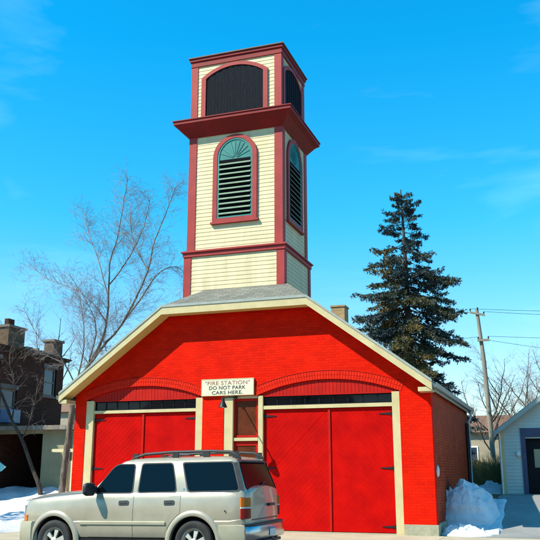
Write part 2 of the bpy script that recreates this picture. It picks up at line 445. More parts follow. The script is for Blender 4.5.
def bay(a, b, post_l, post_r, split, railz, trz):
    y = YF + .10
    # cream posts
    for x0, x1 in ((a, a + post_l), (b - post_r, b)):
        MB().box(x0 + .002, x1, YF + .015, YF + .26, .0, trz[1] + .03).build('door_post', 'cream', FS)
    xi0, xi1 = a + post_l, b - post_r
    MB().box(xi0 + .002, xi1 - .002, YF + .035, YF + .24, railz, trz[0]).build('door_rail', 'cream', FS)
    # arched infill boards
    mb = MB(); x = a + .004; w = .105
    while x < b - .01:
        x1 = min(x + w, b - .004); e = 3
        pts = [(x + .004, trz[1] + .033)] + [(x1 - .004, trz[1] + .033)] + [(x1 - .004 - (x1 - x - .008) * i / e, arch_z(x1 - .004 - (x1 - x - .008) * i / e, a, b) - .006) for i in range(e + 1)]
        d = random.uniform(0, .006)
        if pts[2][1] > trz[1] + .06 and pts[-1][1] > trz[1] + .06:
            mb.prism(pts, lambda u, v: (u, YF + .05 + d, v), lambda u, v: (u, YF + .12, v))
        x = x1
    mb.box(a + .003, b - .003, YF + .045, YF + .2, trz[1] + .002, trz[1] + .031)
    mb.build('arch_boards', 'panel_red', FS)
    # transom
    n = 9; w = (xi1 - xi0) / n; fr = MB()
    fr.box(xi0 + .003, xi1 - .003, y, y + .05, trz[0] + .002, trz[0] + .028); fr.box(xi0 + .003, xi1 - .003, y, y + .05, trz[1] - .028, trz[1] - .002)
    for i in range(n + 1):
        xx = xi0 + w * i; fr.box(max(xi0 + .003, xx - .014), min(xi1 - .003, xx + .014), y + .001, y + .049, trz[0] + .029, trz[1] - .029)
    T = fr.build('transom_window', 'vent_board', FS)
    for i in range(n):
        MB().box(xi0 + w * i + .015, xi0 + w * (i + 1) - .015, y + .02, y + .03, trz[0] + .03, trz[1] - .03).build('pane', 'glass', T)
    # leaves
    yl = YF + .11
    g = .012
    for (x0, x1, ang, hx, dr) in ((xi0 + .01, split - g, radians(45), xi0 + .03, 1), (split + g, xi1 - .01, radians(-45), xi1 - .03, -1)):
        lf = plank_leaf(x0, x1, .05, railz - .012, yl, ang, parent=FS)
        for z in (.20, 1.70, 3.14): strap(hx, z, dr, yl - .006, lf)
    MB().box(split - .03, split + .035, yl - .035, yl - .012, .05, railz - .02).build('astragal', 'panel_red', FS)
bay(*ARCH['R'], .14, .21, -5.93, 3.33, (3.43, 3.69))
bay(*ARCH['L'], .26, .22, -11.70, 3.33, (3.42, 3.69))
# personnel door
MB().box(-9.058, -8.78, YF + .02, YF + .26, 0, 3.73).build('door_post', 'cream', FS)
MB().box(-8.778, -8.03, YF + .06, YF + .2, 2.46, 2.55).build('door_rail', 'cream', FS)
MB().box(-8.778, -8.03, YF + .05, YF + .2, 3.66, 3.735).build('door_rail', 'cream', FS)
P = MB(); 
for r in ((-8.775, -8.70, .03, 2.45), (-8.10, -8.032, .03, 2.45)): P.box(r[0], r[1], YF + .12, YF + .17, r[2], r[3])
for r in ((-8.70, -8.10, .03, .25), (-8.70, -8.10, 1.05, 1.2), (-8.70, -8.10, 2.33, 2.45)): P.box(r[0], r[1], YF + .12, YF + .17, r[2], r[3])
P = P.build('entry_door', 'panel_red', FS)
MB().box(-8.70, -8.10, YF + .14, YF + .15, 1.2, 2.33).build('pane', 'glass_red', P)
MB().box(-8.70, -8.10, YF + .145, YF + .16, .25, 1.05).build('door_panel', 'panel_red', P)
MB().tube([(-8.14, YF + .07, 1.1), (-8.14, YF + .12, 1.1)], .03, 10).build('handle', 'iron', P)
U = MB(); U.box(-8.775, -8.715, YF + .12, YF + .17, 2.56, 3.655); U.box(-8.09, -8.032, YF + .12, YF + .17, 2.56, 3.655)
U.box(-8.715, -8.09, YF + .12, YF + .17, 2.56, 2.62); U.box(-8.715, -8.09, YF + .12, YF + .17, 3.59, 3.655)
U = U.build('overdoor_window', 'panel_red', FS)
MB().box(-8.715, -8.09, YF + .145, YF + .155, 2.62, 3.59).build('pane', 'glass_red', U)

# roof
def roof():
    B = (-10.9, 21.3, 6.45); B2 = (-6.38, 21.3, 6.45); C = (XC, 24.16, APEX); A = (EX, 21.3, EZ); A2 = (-2.98, 21.3, EZ)
    D = (XC, YB + .3, APEX); E = (EX, YB + .3, EZ); E2 = (-2.98, YB + .3, EZ)
    V = [A, B, C, D, E, B2, A2, E2]; n = len(V)
    top = [(0, 1, 2, 3, 4), (1, 5, 2), (5, 6, 7, 3, 2)]
    vs = V + [(x, y, z - .09) for x, y, z in V]
    fs = top + [tuple(i + n for i in reversed(f)) for f in top]
    loop = [0, 1, 5, 6, 7, 3, 4]
    for i in range(len(loop)):
        a, b = loop[i], loop[(i + 1) % len(loop)]; fs.append((a, b, b + n, a + n))
    return MB().add(vs, fs).build('roof', 'shingle', FS)
RF = roof()
def board_along(p, q, h, t, off, name, mat, drop=0.0, ycut=21.3):
    """vertical fascia board in plane y, from p to q (top edge x,z)"""
    mb = MB(); y1 = ycut + off; y0 = y1 - t
    poly = [(p[0], p[1] - drop), (q[0], q[1] - drop), (q[0], q[1] - drop - h), (p[0], p[1] - drop - h)]
    mb.prism(poly, lambda a, b: (a, y0, b), lambda a, b: (a, y1, b)); return mb.build(name, mat, FS)
A, B, B2, A2 = (EX, EZ), (-10.9, 6.45), (-6.38, 6.45), (-2.98, EZ)
for p, q in ((A, B), (B, B2), (B2, A2)):
    board_along(p, q, .075, .05, -.002, 'drip_edge', 'edge_grey', -.012)
    board_along(p, q, .21, .028, -.004, 'fascia', 'cream', .066)
# soffits
for p, q in ((A, B), (B, B2), (B2, A2)):
    mb = MB(); dz = .27
    mb.add([(p[0], 21.296, p[1] - dz + .03), (q[0], 21.296, q[1] - dz + .03), (q[0], YF - .002, q[1] - dz + .03), (p[0], YF - .002, p[1] - dz + .03),
            (p[0], 21.296, p[1] - dz + .05), (q[0], 21.296, q[1] - dz + .05), (q[0], YF - .002, q[1] - dz + .05), (p[0], YF - .002, p[1] - dz + .05)],
           [(0, 1, 2, 3), (4, 5, 6, 7), (0, 1, 5, 4), (1, 2, 6, 5), (2, 3, 7, 6), (3, 0, 4, 7)])
    mb.build('soffit', 'cream_y', FS)
    # frieze board on wall
for p, q in ((A, B), (B, B2), (B2, A2)):
    poly_p = (max(p[0], XL + .01), p[1] + (max(p[0], XL + .01) - p[0]) * SL) if p is A else p
    poly_q = (min(q[0], XR - .01), q[1] + (q[0] - min(q[0], XR - .01)) * SL) if q is A2 else q
# eave returns
MB().box(-14.29, -14.03, 21.30, YF + .1, 3.63, 3.74).build('eave_return', 'cream', FS)
MB().box(-3.35, -2.99, 21.30, YF - .004, 3.655, 3.765).build('eave_return', 'cream', FS)
# side eaves: fascia, gutter, downspout
for s, xe in ((1, -2.98), (-1, EX)):
    MB().box(min(xe, xe - s * .03) , max(xe, xe - s * .03), 21.31, YB + .28, EZ - .26, EZ - .095).build('side_fascia', 'edge_grey', FS)
    g = MB(); prof = [(0, 0), (.0, -.09), (.03, -.12), (.09, -.12), (.115, 0), (.107, 0), (.085, -.112), (.034, -.112), (.008, -.086), (.008, 0)]
    g.prism(prof, lambda u, v: (xe + s * (.004 + u), 21.32, EZ - .07 + v), lambda u, v: (xe + s * (.004 + u), YB + .28, EZ - .07 + v))
    g.build('gutter', 'edge_grey', FS)
MB().tube([(-2.92, 30.7, 3.78), (-2.95, 30.7, 3.55), (-3.04, 30.7, 3.35), (-3.04, 30.7, 1.05), (-2.9, 30.7, .95)], .05, 8).build('downspout', 'gut_white', FS, smooth=50)
MB().tube([(-3.05, 30.2, 3.3), (-3.05, 30.2, .95)], .07, 8).build('drain_pipe', 'iron', FS, smooth=50)
# small round vent on side wall
MB().lathe([(.0, .0), (.09, .0), (.10, .02), (.09, .04), (.05, .045), (.0, .045)], 20, 'y', (0, 0, 0)).v
v = MB(); pr = [(.012, -.03), (.10, -.03), (.11, .0), (.10, .03), (.06, .05), (.012, .05)]
for r, h in pr:
    for j in range(20): v.v.append((XR + .035 + h * .8, YF + .42 + r * cos(j * pi / 10), 1.62 + 1.4 * r * sin(j * pi / 10)))
for i in range(5):
    for j in range(20): v.f.append((i * 20 + j, i * 20 + (j + 1) % 20, (i + 1) * 20 + (j + 1) % 20, (i + 1) * 20 + j))
v.f.append(tuple(range(100, 120)))
v.build('wall_vent', 'gut_white', FS, smooth=40)
# chimney of the station
ch = MB().box(-7.97, -7.43, 30.0, 30.6, 6.5, 7.86).build('chimney', 'chimney', RF)
MB().box(-8.0, -7.40, 29.97, 30.63, 7.862, 7.93).build('chimney_cap', 'chimney', RF)

# ---- tower
def clap(mb, x0, x1, y0, y1, z0, z1, c=.13, lip=.012):
    """clapboard box: saw-tooth profile around four sides"""
    z = z0
    while z < z1 - 1e-4:
        t = min(z + c, z1)
        def ring(d, zz): return [(x0 - d, y0 - d, zz), (x1 + d, y0 - d, zz), (x1 + d, y1 + d, zz), (x0 - d, y1 + d, zz)]
        vs = ring(0, z) + ring(lip, z) + ring(.002, t)
        mb.add(vs, [(i, (i + 1) % 4, 4 + (i + 1) % 4, 4 + i) for i in range(4)] + [(4 + i, 4 + (i + 1) % 4, 8 + (i + 1) % 4, 8 + i) for i in range(4)])
        z = t
TX0, TX1, TY0, TY1 = -10.655, -7.485, 22.50, 25.10
BX0, BX1, BY0, BY1 = -10.72, -7.42, 22.44, 25.20
tw = MB(); clap(tw, BX0, BX1, BY0, BY1, 6.2, 8.22); clap(tw, TX0, TX1, TY0, TY1, 8.36, 12.34)
clap(tw, -10.66, -7.53, 22.55, 25.05, 12.9, 14.95)
TW = tw.build('tower', 'siding', FS)
def cornerboards(x0, x1, y0, y1, z0, z1, w, d=.032):
    for sx, xx in ((1, x0), (-1, x1)):
        for sy, yy in ((1, y0), (-1, y1)):
            m = MB(); ox = xx - sx * d; oy = yy - sy * d
            pts = [(ox, oy), (ox + sx * w, oy), (ox + sx * w, yy + sy * .01), (xx + sx * .01, yy + sy * .01), (xx + sx * .01, oy + sy * w), (ox, oy + sy * w)]
            m.prism(pts, lambda a, b: (a, b, z0), lambda a, b: (a, b, z1)); m.build('corner_board', 'trim_red', TW)
cornerboards(BX0, BX1, BY0, BY1, 6.3, 8.215, .25)
cornerboards(TX0, TX1, TY0, TY1, 8.40, 12.34, .27)
cornerboards(-10.66, -7.53, 22.55, 25.05, 12.9, 14.93, .24)
def ringstack(levels, name, mat, parent=TW):
    """levels: (x0,x1,y0,y1,z)"""
    m = MB(); n = len(levels)
    for x0, x1, y0, y1, z in levels: m.v += [(x0, y0, z), (x1, y0, z), (x1, y1, z), (x0, y1, z)]
    for i in range(n - 1):
        for j in range(4): m.f.append((4 * i + j, 4 * i + (j + 1) % 4, 4 * i + 4 + (j + 1) % 4, 4 * i + 4 + j))
    m.f.append((0, 1, 2, 3)); m.f.append(tuple(4 * (n - 1) + j for j in range(4)))
    return m.build(name, mat, parent)
def off(d, z, b=(TX0, TX1, TY0, TY1)): return (b[0] - d, b[1] + d, b[2] - d, b[3] + d, z)
bb = (BX0, BX1, BY0, BY1)
ringstack([off(.035, 8.20, bb), off(.06, 8.21, bb), off(.06, 8.33, bb), off(.11, 8.34, bb), off(.11, 8.385, bb), off(.02, 8.42, bb)], 'belt_course', 'trim_red')
ringstack([off(.036, 12.28), off(.07, 12.32), (-10.97, -7.20, 22.20, 25.30, 12.56), (-11.08, -7.08, 22.09, 25.41, 12.66), (-11.10, -7.06, 22.07, 25.43, 12.665),
           (-11.10, -7.06, 22.07, 25.43, 12.76), (-11.13, -7.03, 22.04, 25.46, 12.77), (-11.13, -7.03, 22.04, 25.46, 12.80), (-10.60, -7.60, 22.60, 25.0, 13.02)], 'cornice', 'trim_dark')
cb = (-10.66, -7.53, 22.55, 25.05)
ringstack([off(.034, 14.88, cb), off(.05, 14.885, cb), off(.05, 15.06, cb), off(.09, 15.08, cb), off(.09, 15.17, cb)], 'crown_fascia', 'trim_dark')
ringstack([off(.10, 15.172, cb), off(.13, 15.18, cb), off(.13, 15.215, cb), (-9.2, -9.0, 23.7, 23.9, 15.5)], 'tower_cap', 'cap_dark')
# generic arched opening on a tower face
def face_map(side, plane):
    if side == 'front': return lambda u, v, d: (u, plane - d, v)
    return lambda u, v, d: (plane + d, u, v)
def archpoly(u0, u1, z0, zs, rise, n=20):
    c = (u0 + u1) / 2; h = (u1 - u0) / 2
    return [(u0, z0), (u1, z0)] + [(c + h * cos(pi * i / n), zs + rise * sin(pi * i / n)) for i in range(n + 1)]
def segpoly(u0, u1, z0, zs, rise, n=20):
    h = (u1 - u0) / 2; c = (u0 + u1) / 2; R = (h * h + rise * rise) / (2 * rise); A = math.asin(min(1, h / R))
    return [(u0, z0), (u1, z0)] + [(c + R * sin(A - 2 * A * i / n), zs + rise - R + R * cos(A - 2 * A * i / n)) for i in range(n + 1)]
def frame_between(mb, outer, inner, F, d0, d1):
    n = len(outer); vs = [F(*p, d1) for p in outer] + [F(*p, d1) for p in inner] + [F(*p, d0) for p in outer] + [F(*p, d0) for p in inner]
    for i in range(n):
        j = (i + 1) % n
    fs = []
    for i in range(n):
        j = (i + 1) % n
        fs += [(i, j, n + j, n + i), (i, j, 2 * n + j, 2 * n + i), (n + i, n + j, 3 * n + j, 3 * n + i)]
    mb.add(vs, fs)
def louvre(side, plane, u0, u1):
    F = face_map(side, plane); zs, z0 = 11.49, 9.40; c = (u0 + u1) / 2; h = (u1 - u0) / 2
    fr = MB(); o_ = archpoly(u0, u1, 9.28, 11.46, h); i_ = archpoly(u0 + .15, u1 - .15, z0, 11.46, h - .13)
    frame_between(fr, o_, i_, F, -.04, .065)
    a, b = u0 - .05, u1 + .05
    fr.prism([(a, 9.22), (b, 9.22), (b, 9.29), (a, 9.29)], lambda u, v: F(u, v, .1), lambda u, v: F(u, v, .0))
    W = fr.build('louvre_window', 'trim_red', TW)
    t = MB(); frame_between(t, archpoly(u0 + .152, u1 - .152, z0 + .002, 11.46, h - .132), archpoly(u0 + .215, u1 - .215, z0 + .05, 11.46, h - .19), F, -.03, .05)
    W_t = t
    iu0, iu1 = u0 + .215, u1 - .215; hh = (iu1 - iu0) / 2
    # fan panel with ribs (kept in teal frame mesh)
    fp = [(iu0, 11.37), (iu1, 11.37)] + [(c + hh * cos(pi * i / 20), 11.46 + (h - .19) * sin(pi * i / 20)) for i in range(21)]
    t.prism(fp, lambda u, v: F(u, v, .030), lambda u, v: F(u, v, .012))
    for k in range(1, 10):
        a_ = pi * k / 10; r1 = hh * .97
        p0 = (c + .07 * cos(a_), 11.40 + .07 * sin(a_)); p1 = (c + r1 * cos(a_), 11.44 + (h - .21) * sin(a_))
        nx, ny = -sin(a_) * .010, cos(a_) * .010
        t.prism([(p0[0] + nx, p0[1] + ny), (p1[0] + nx * 1.6, p1[1] + ny * 1.6), (p1[0] - nx * 1.6, p1[1] - ny * 1.6), (p0[0] - nx, p0[1] - ny)], lambda u, v: F(u, v, .044), lambda u, v: F(u, v, .03))
    t.build('teal_frame', 'teal', TW)
    MB().prism([(iu0 - .03, z0), (iu1 + .03, z0), (iu1 + .03, 11.40), (iu0 - .03, 11.40)], lambda u, v: F(u, v, .028), lambda u, v: F(u, v, .024)).build('louvre_backing', 'dark', TW)
    s = MB(); n = 11
    for k in range(n):
        z = z0 + .09 + (11.33 - z0 - .1) * (k + .3) / n
        # slat tilts outward and down
        a3 = [F(iu0, z - .028, .085), F(iu1, z - .028, .085), F(iu1, z + .03, .040), F(iu0, z + .03, .040)]
        b3 = [F(iu0, z - .010, .088), F(iu1, z - .010, .088), F(iu1, z + .045, .040), F(iu0, z + .045, .040)]
        s.add(a3 + b3, [(0, 1, 2, 3), (4, 5, 6, 7), (0, 1, 5, 4), (1, 2, 6, 5), (3, 0, 4, 7)])
    s.build('louvre_slats', 'louvre', TW)
louvre('front', TY0 - .01, -9.81, -8.30)
louvre('side', TX1 + .01, 22.93, 24.50)
def belfry(side, plane, u0, u1):
    F = face_map(side, plane)
    fr = MB(); frame_between(fr, segpoly(u0 - .16, u1 + .16, 12.85, 14.42, .42), segpoly(u0, u1, 12.9, 14.38, .34), F, -.04, .06)
    W = fr.build('belfry_frame', 'trim_red', TW)
    m = MB(); u = u0; i = 0; w = .112; pol = segpoly(u0, u1, 12.9, 14.38, .34, 40)
    while u < u1 - .01:
        p = clip(clip(pol, 1, 0, u + w - .006), -1, 0, -u - .006)
        if len(p) > 2:
            d = .022 + .012 * (i % 2)
            m.prism(p, lambda a, b: F(a, b, d), lambda a, b: F(a, b, .012))
        u += w; i += 1
    m.build('belfry_boards', 'vent_board', TW)
belfry('front', 22.55, -10.15, -8.12)
belfry('side', -7.53, 22.86, 24.66)

# ------------------------------------------------------------------ sign and lamp
SG = thing('warning_sign', (-8.925, YF - .05, 3.99), 'cream board reading "FIRE STATION" DO NOT PARK CARS HERE over the entry door', 'sign')
MB().box(-9.73, -8.12, YF - .07, YF - .035, 3.765, 4.215).build('board', 'signwhite', SG)
e = MB()
for b in ((-9.745, -8.105, 4.215, 4.235), (-9.745, -8.105, 3.745, 3.765), (-9.745, -9.73, 3.765, 4.215), (-8.12, -8.105, 3.765, 4.215)): e.box(b[0], b[1], YF - .075, YF - .02, b[2], b[3])
e.build('frame', 'cream', SG)
for x_ in (-9.6, -8.35): MB().box(x_, x_ + .1, YF - .035, YF, 3.8, 4.18).build('bracket', 'iron', SG)
def text(s, cx, cz, width, height, y, mat, parent, bold=.0):
    cu = bpy.data.curves.new('t', 'FONT'); cu.body = s; cu.align_x = 'CENTER'; cu.align_y = 'CENTER'; cu.size = 1; cu.extrude = .0; cu.offset = bold; cu.space_character = 1.08
    ob = bpy.data.objects.new('t', cu); COL.objects.link(ob); bpy.context.view_layer.update()
    dg = bpy.context.evaluated_depsgraph_get(); me = bpy.data.meshes.new_from_object(ob.evaluated_get(dg))
    bpy.data.objects.remove(ob); xs = [v.co.x for v in me.vertices]; ys = [v.co.y for v in me.vertices]
    w = max(xs) - min(xs); h = max(ys) - min(ys); mx = (max(xs) + min(xs)) / 2; my = (max(ys) + min(ys)) / 2
    o0 = Vector(ORG[parent.name])
    for v in me.vertices: v.co = Vector((cx + (v.co.x - mx) / w * width, y, cz + (v.co.y - my) / h * height)) - o0
    me.materials.append(M[mat]); o = bpy.data.objects.new('lettering', me); COL.objects.link(o); o.parent = parent; return o
text('"FIRE STATION"', -8.925, 4.115, 1.40, .115, YF - .073, 'brown_txt', SG, .005)
text('DO NOT PARK', -8.925, 3.975, 1.14, .105, YF - .073, 'black_txt', SG, .018)
text('CARS HERE.', -8.925, 3.835, .96, .105, YF - .073, 'black_txt', SG, .018)

LP = thing('gooseneck_lamp', (-8.66, YF, 3.72), 'small dark lamp on a long straight arm under the cream sign', 'lamp')
MB().tube([(-8.68, YF - .002, 3.70), (-8.68, YF - .05, 3.70)], .06, 12).build('wall_plate', 'iron', LP)
MB().tube([(-8.68, YF - .05, 3.70), (-8.68, YF - .5, 3.655), (-8.67, YF - .88, 3.61), (-8.665, YF - 1.0, 3.56)], .018, 8).build('arm', 'iron', LP, smooth=50)
hd = MB(); hd.lathe([(.015, .12), (.04, .10), (.05, .02), (.11, -.12), (.125, -.16), (.115, -.16), (.04, -.02), (.012, -.01)], 20, 'z', (-8.66, YF - 1.02, 3.49))
hd.build('lamp_shade', 'iron', LP, smooth=40)
MB().lathe([(.01, .04), (.035, .02), (.05, -.04), (.04, -.09), (.01, -.105)], 14, 'z', (-8.66, YF - 1.02, 3.42)).build('bulb', 'lens_clear', LP, smooth=50)

# ------------------------------------------------------------------ SUV
def suv():
    R_ = thing('suv', (-7.98, 15.23, gz(-8, 15.2) + .0), 'pale pewter four door SUV with roof rack parked in front of the red doors', 'car', local=True)
    R_.rotation_euler = (0, radians(-.86), 0); R_.scale = (1.006, 1.02, 1.033)
    def interp(t, x):
        if x <= t[0][0]: return t[0][1]
        for (a, va), (b, vb) in zip(t, t[1:]):
            if x <= b:
                k = (x - a) / (b - a); return va + (vb - va) * k
        return t[-1][1]
    HW = [(-2.34, .66), (-2.30, .80), (-2.22, .885), (-2.08, .935), (-1.8, .965), (-1.2, .985), (1.9, .985), (2.25, .97), (2.40, .94), (2.49, .885), (2.53, .80), (2.545, .70)]
    ZT = [(-2.34, 1.00), (-2.30, 1.06), (-2.22, 1.11), (-2.08, 1.145), (-1.5, 1.20), (-.9, 1.245), (-.7, 1.26), (2.4, 1.275), (2.545, 1.25)]
    ZB = [(-2.34, .52), (-2.1, .44), (-1.9, .42), (2.2, .42), (2.545, .50)]
    prof = [(.0, 0.0, 0), (.86, 0.0, 0), (.965, .05, 0), (.992, .14, 0), (1.0, .28, 0), (1.0, .385, 0), (.992, .40, 0), (.998, .47, 0), (.992, .64, 0), (.975, .82, 0), (.955, .93, 0), (.925, .985, 0), (.86, 1.01, 0), (.6, 1.04, 0), (.3, 1.055, 0), (0, 1.06, 0)]
    def side_y(x, z):
        hw, zt, zb = interp(HW, x), interp(ZT, x), interp(ZB, x); f = (z - zb) / (zt - zb)
        for (a, fa, _), (b, fb, _) in zip(prof[1:], prof[2:]):
            if f <= fb: 
                k = (f - fa) / max(1e-6, fb - fa); return -hw * (a + (b - a) * k)
        return -hw * .92
    xs = sorted(set([-2.34, -2.325, -2.30, -2.26, -2.22, -2.15, -2.08, -1.95, 2.40, 2.45, 2.49, 2.515, 2.53, 2.545] + [round(-1.8 + .1 * i, 3) for i in range(42)]))
    b = MB(); n = len(prof); ring = 2 * n - 2
    for x in xs:
        hw, zt, zb = interp(HW, x), interp(ZT, x), interp(ZB, x)
        hood = 1.35 if x < -.9 else 1.0
        pts = [(-a * hw, zb + min(f, 1) * (zt - zb) + max(0, f - 1) * 1.6) for a, f, _ in prof]
        pts = pts + [(-p[0], p[1]) for p in reversed(pts[1:-1])]
        b.v += [(x, p[0], p[1]) for p in pts]
    for i in range(len(xs) - 1):
        for j in range(ring):
            a = i * ring + j; c = i * ring + (j + 1) % ring; b.f.append((a, c, c + ring, a + ring))
    b.f.append(tuple(range(ring))); b.f.append(tuple((len(xs) - 1) * ring + j for j in range(ring)))
    body = b.build('body', 'car', R_, local=True)
    # arches by boolean
    cut = MB()
    for cx in (-1.49, 1.49):
        for s in (-1, 1):
            pr = [(cx + .475 * cos(2 * pi * k / 48), .37 + .475 * sin(2 * pi * k / 48)) for k in range(48)]
            cut.prism(pr, lambda u, v: (u, s * .62, v), lambda u, v: (u, s * 1.2, v))
    cu = cut.build('cutter', 'blackplastic', None)
    md = body.modifiers.new('b', 'BOOLEAN'); md.operation = 'DIFFERENCE'; md.object = cu; md.solver = 'EXACT'
    R_.rotation_euler = (0, 0, 0); loc = R_.location.copy(); R_.location = (0, 0, 0); R_.scale = (1, 1, 1)
    bpy.context.view_layer.update(); dg = bpy.context.evaluated_depsgraph_get()
    me = bpy.data.meshes.new_from_object(body.evaluated_get(dg)); body.modifiers.clear(); old = body.data; body.data = me
    bpy.data.objects.remove(cu); R_.location = loc; R_.rotation_euler = (0, radians(-.86), 0); R_.scale = (1.006, 1.02, 1.033)
    me.shade_smooth(); me.set_sharp_from_angle(angle=radians(24))
    # cabin
    def rr(x0, x1, hw, r, z, k=6):
        out = []
        for cx, cy, a0 in ((x1 - r, hw - r, 0), (x0 + r, hw - r, 90), (x0 + r, -hw + r, 180), (x1 - r, -hw + r, 270)):
            for i in range(k + 1):
                a = radians(a0 + 90 * i / k); out.append((cx + r * cos(a), cy + r * sin(a), z))
        return out
    lv = [rr(-.96, 2.50, .915, .10, 1.16), rr(-.78, 2.475, .912, .10, 1.27), rr(-.22, 2.29, .795, .10, 1.77), rr(-.13, 2.25, .765, .12, 1.825), rr(.02, 2.16, .70, .16, 1.865), rr(.25, 1.98, .56, .2, 1.892), rr(.6, 1.6, .3, .2, 1.905)]
    c = MB(); m = len(lv[0])
    for r in lv: c.v += r
    for i in range(len(lv) - 1):
        for j in range(m): c.f.append((i * m + j, i * m + (j + 1) % m, (i + 1) * m + (j + 1) % m, (i + 1) * m + j))
    c.f.append(tuple((len(lv) - 1) * m + j for j in range(m)))
    c.build('cabin', 'car', R_, local=True, smooth=35)
    def gy(z): return .912 - (z - 1.27) * .234
    def rounded(poly, r=.04, k=4):
        out = []; n = len(poly)
        for i in range(n):
            p0, p1, p2 = Vector(poly[i - 1]), Vector(poly[i]), Vector(poly[(i + 1) % n])
            a = (p0 - p1).normalized() * r; bb = (p2 - p1).normalized() * r
            for t in range(k + 1):
                u = t / k; q = (p1 + a) * (1 - u) ** 2 + p1 * 2 * u * (1 - u) + (p1 + bb) * u * u; out.append((q.x, q.y))
        return out
    W1 = [(-.66, 1.262), (.175, 1.262), (.165, 1.765), (-.20, 1.765), (-.30, 1.70)]
    W2 = [(.315, 1.265), (1.10, 1.275), (1.06, 1.45), (.97, 1.768), (.335, 1.768)]
    W3 = [(1.36, 1.275), (2.37, 1.285), (2.20, 1.772), (1.20, 1.772)]
    for s in (-1, 1):
        for wp in (W1, W2, W3):
            w = MB(); w.prism(rounded(wp, .055), lambda u, v: (u, s * (gy(v) + .010), v), lambda u, v: (u, s * (gy(v) - .01), v))
            fo = MB(); o_ = rounded([((p[0] - sum(q[0] for q in wp) / len(wp)) * 1.0 + sum(q[0] for q in wp) / len(wp), p[1]) for p in wp], .055)
            cx = sum(p[0] for p in o_) / len(o_); cz = sum(p[1] for p in o_) / len(o_)
            big = [(cx + (p[0] - cx) * (1 + .022 / .4), cz + (p[1] - cz) * (1 + .022 / .25)) for p in o_]
            frame_between(fo, big, o_, lambda u, v, d: (u, s * (gy(v) + d), v), -.005, .008)
            f_ = fo.build('window_frame', 'blackplastic', R_, local=True)
            g_ = w.build('side_window', 'glass', R_, local=True)
        # dark rear pillar trim
        w = MB(); w.prism([(2.388, 1.285), (2.472, 1.285), (2.30, 1.772), (2.215, 1.772)], lambda u, v: (u, s * (gy(v) + .008 - max(0, u - 2.38 + (v - 1.28) * .33) * .3), v), lambda u, v: (u, s * (gy(v) - .02), v))
        w.build('pillar_trim', 'blackplastic', R_, local=True)
    ws = MB(); ws.prism(rounded([(-.78, 1.29), (.78, 1.29), (.68, 1.755), (-.68, 1.755)], .07), lambda u, v: (-.78 + (v - 1.27) * 1.12 - .008, u, v), lambda u, v: (-.78 + (v - 1.27) * 1.12 + .01, u, v)); ws.build('windshield', 'glass', R_, local=True)
    rw = MB(); rw.prism(rounded([(-.80, 1.285), (.80, 1.285), (.70, 1.775), (-.70, 1.775)], .08), lambda u, v: (2.475 - (v - 1.27) * .37 + .010, u, v), lambda u, v: (2.475 - (v - 1.27) * .37 - .01, u, v)); rw.build('rear_window', 'glass_rear', R_, local=True)
    # spoiler lip over rear glass
    MB().prism([(2.16, 1.845), (2.33, 1.80), (2.34, 1.775), (2.20, 1.79)], lambda u, v: (u, -.70, v), lambda u, v: (u, .70, v)).build('rear_lip', 'blackplastic', R_, local=True)
    MB().tube([(2.50, -.1, 1.33), (2.47, .12, 1.40), (2.45, .3, 1.42)], .012, 6).build('wiper', 'blackplastic', R_, local=True)
    # doors
    def doorpanel(x0, x1, zbf, s):
        d = MB(); nx, nz = 16, 14
        for i in range(nx + 1):
            x = x0 + (x1 - x0) * i / nx; z0 = zbf(x); z1 = 1.245
            for j in range(nz + 1):
                z = z0 + (z1 - z0) * j / nz; d.v.append((x, -s * (side_y(x, z) - .007) if s == 1 else side_y(x, z) - .007, z))
        for i in range(nx):
            for j in range(nz): a = i * (nz + 1) + j; d.f.append((a, a + nz + 1, a + nz + 2, a + 1))
        # skirt
        edge = [i * (nz + 1) for i in range(nx + 1)] + [nx * (nz + 1) + j for j in range(1, nz + 1)] + [i * (nz + 1) + nz for i in range(nx - 1, -1, -1)] + [j for j in range(nz - 1, 0, -1)]
        k = len(d.v)
        for e in edge: x, y, z = d.v[e]; d.v.append((x, y + (.012 if y < 0 else -.012), z))
        m_ = len(edge)
        for i in range(m_): d.f.append((edge[i], edge[(i + 1) % m_], k + (i + 1) % m_, k + i))
        return d.build('door', 'car', R_, local=True, smooth=30)
    for s in (-1, 1):
        zf = lambda x: .47
        zr = lambda x: .47 if x < .99 else .37 + sqrt(max(.0001, .60 ** 2 - (x - 1.49) ** 2)) * .9
        def zr(x):
            d = .585 ** 2 - (x - 1.49) ** 2
            return .47 if d <= 0 else max(.47, .37 + sqrt(d))
        for (x0, x1, f, hx) in ((-.74, .232, zf, .04), (.246, 1.215, zr, 1.0)):
            D = doorpanel(x0, x1, f, s)
            yy = abs(side_y(hx, 1.07)); bez = MB()
            bez.prism(rounded([(hx - .115, 1.025), (hx + .10, 1.03), (hx + .10, 1.12), (hx - .115, 1.115)], .03), lambda u, v: (u, s * (yy + .018), v), lambda u, v: (u, s * (yy - .01), v))
            Hd = bez.build('handle', 'chrome', D, local=True)
            MB().prism(rounded([(hx - .08, 1.045), (hx + .06, 1.05), (hx + .06, 1.075), (hx - .08, 1.07)], .01), lambda u, v: (u, s * (yy + .024), v), lambda u, v: (u, s * (yy + .01), v)).build('handle_recess', 'blackplastic', D, local=True)
        MB().box(.229, .249, min(s * .90, s * .925), max(s * .90, s * .925), .47, 1.24).build('door_gap', 'dark', R_, local=True)
        # body side moulding
        mo = MB(); xs2 = [-.9 + 1.82 * i / 12 for i in range(13)]
        for x in xs2:
            y = abs(side_y(x, .72)); mo.v += [(x, s * (y + .0), .68), (x, s * (y + .026), .69), (x, s * (y + .028), .735), (x, s * (y + .0), .755)]
        for i in range(12):
            for j in range(3): a = i * 4 + j; mo.f.append((a, a + 1, a + 5, a + 4))
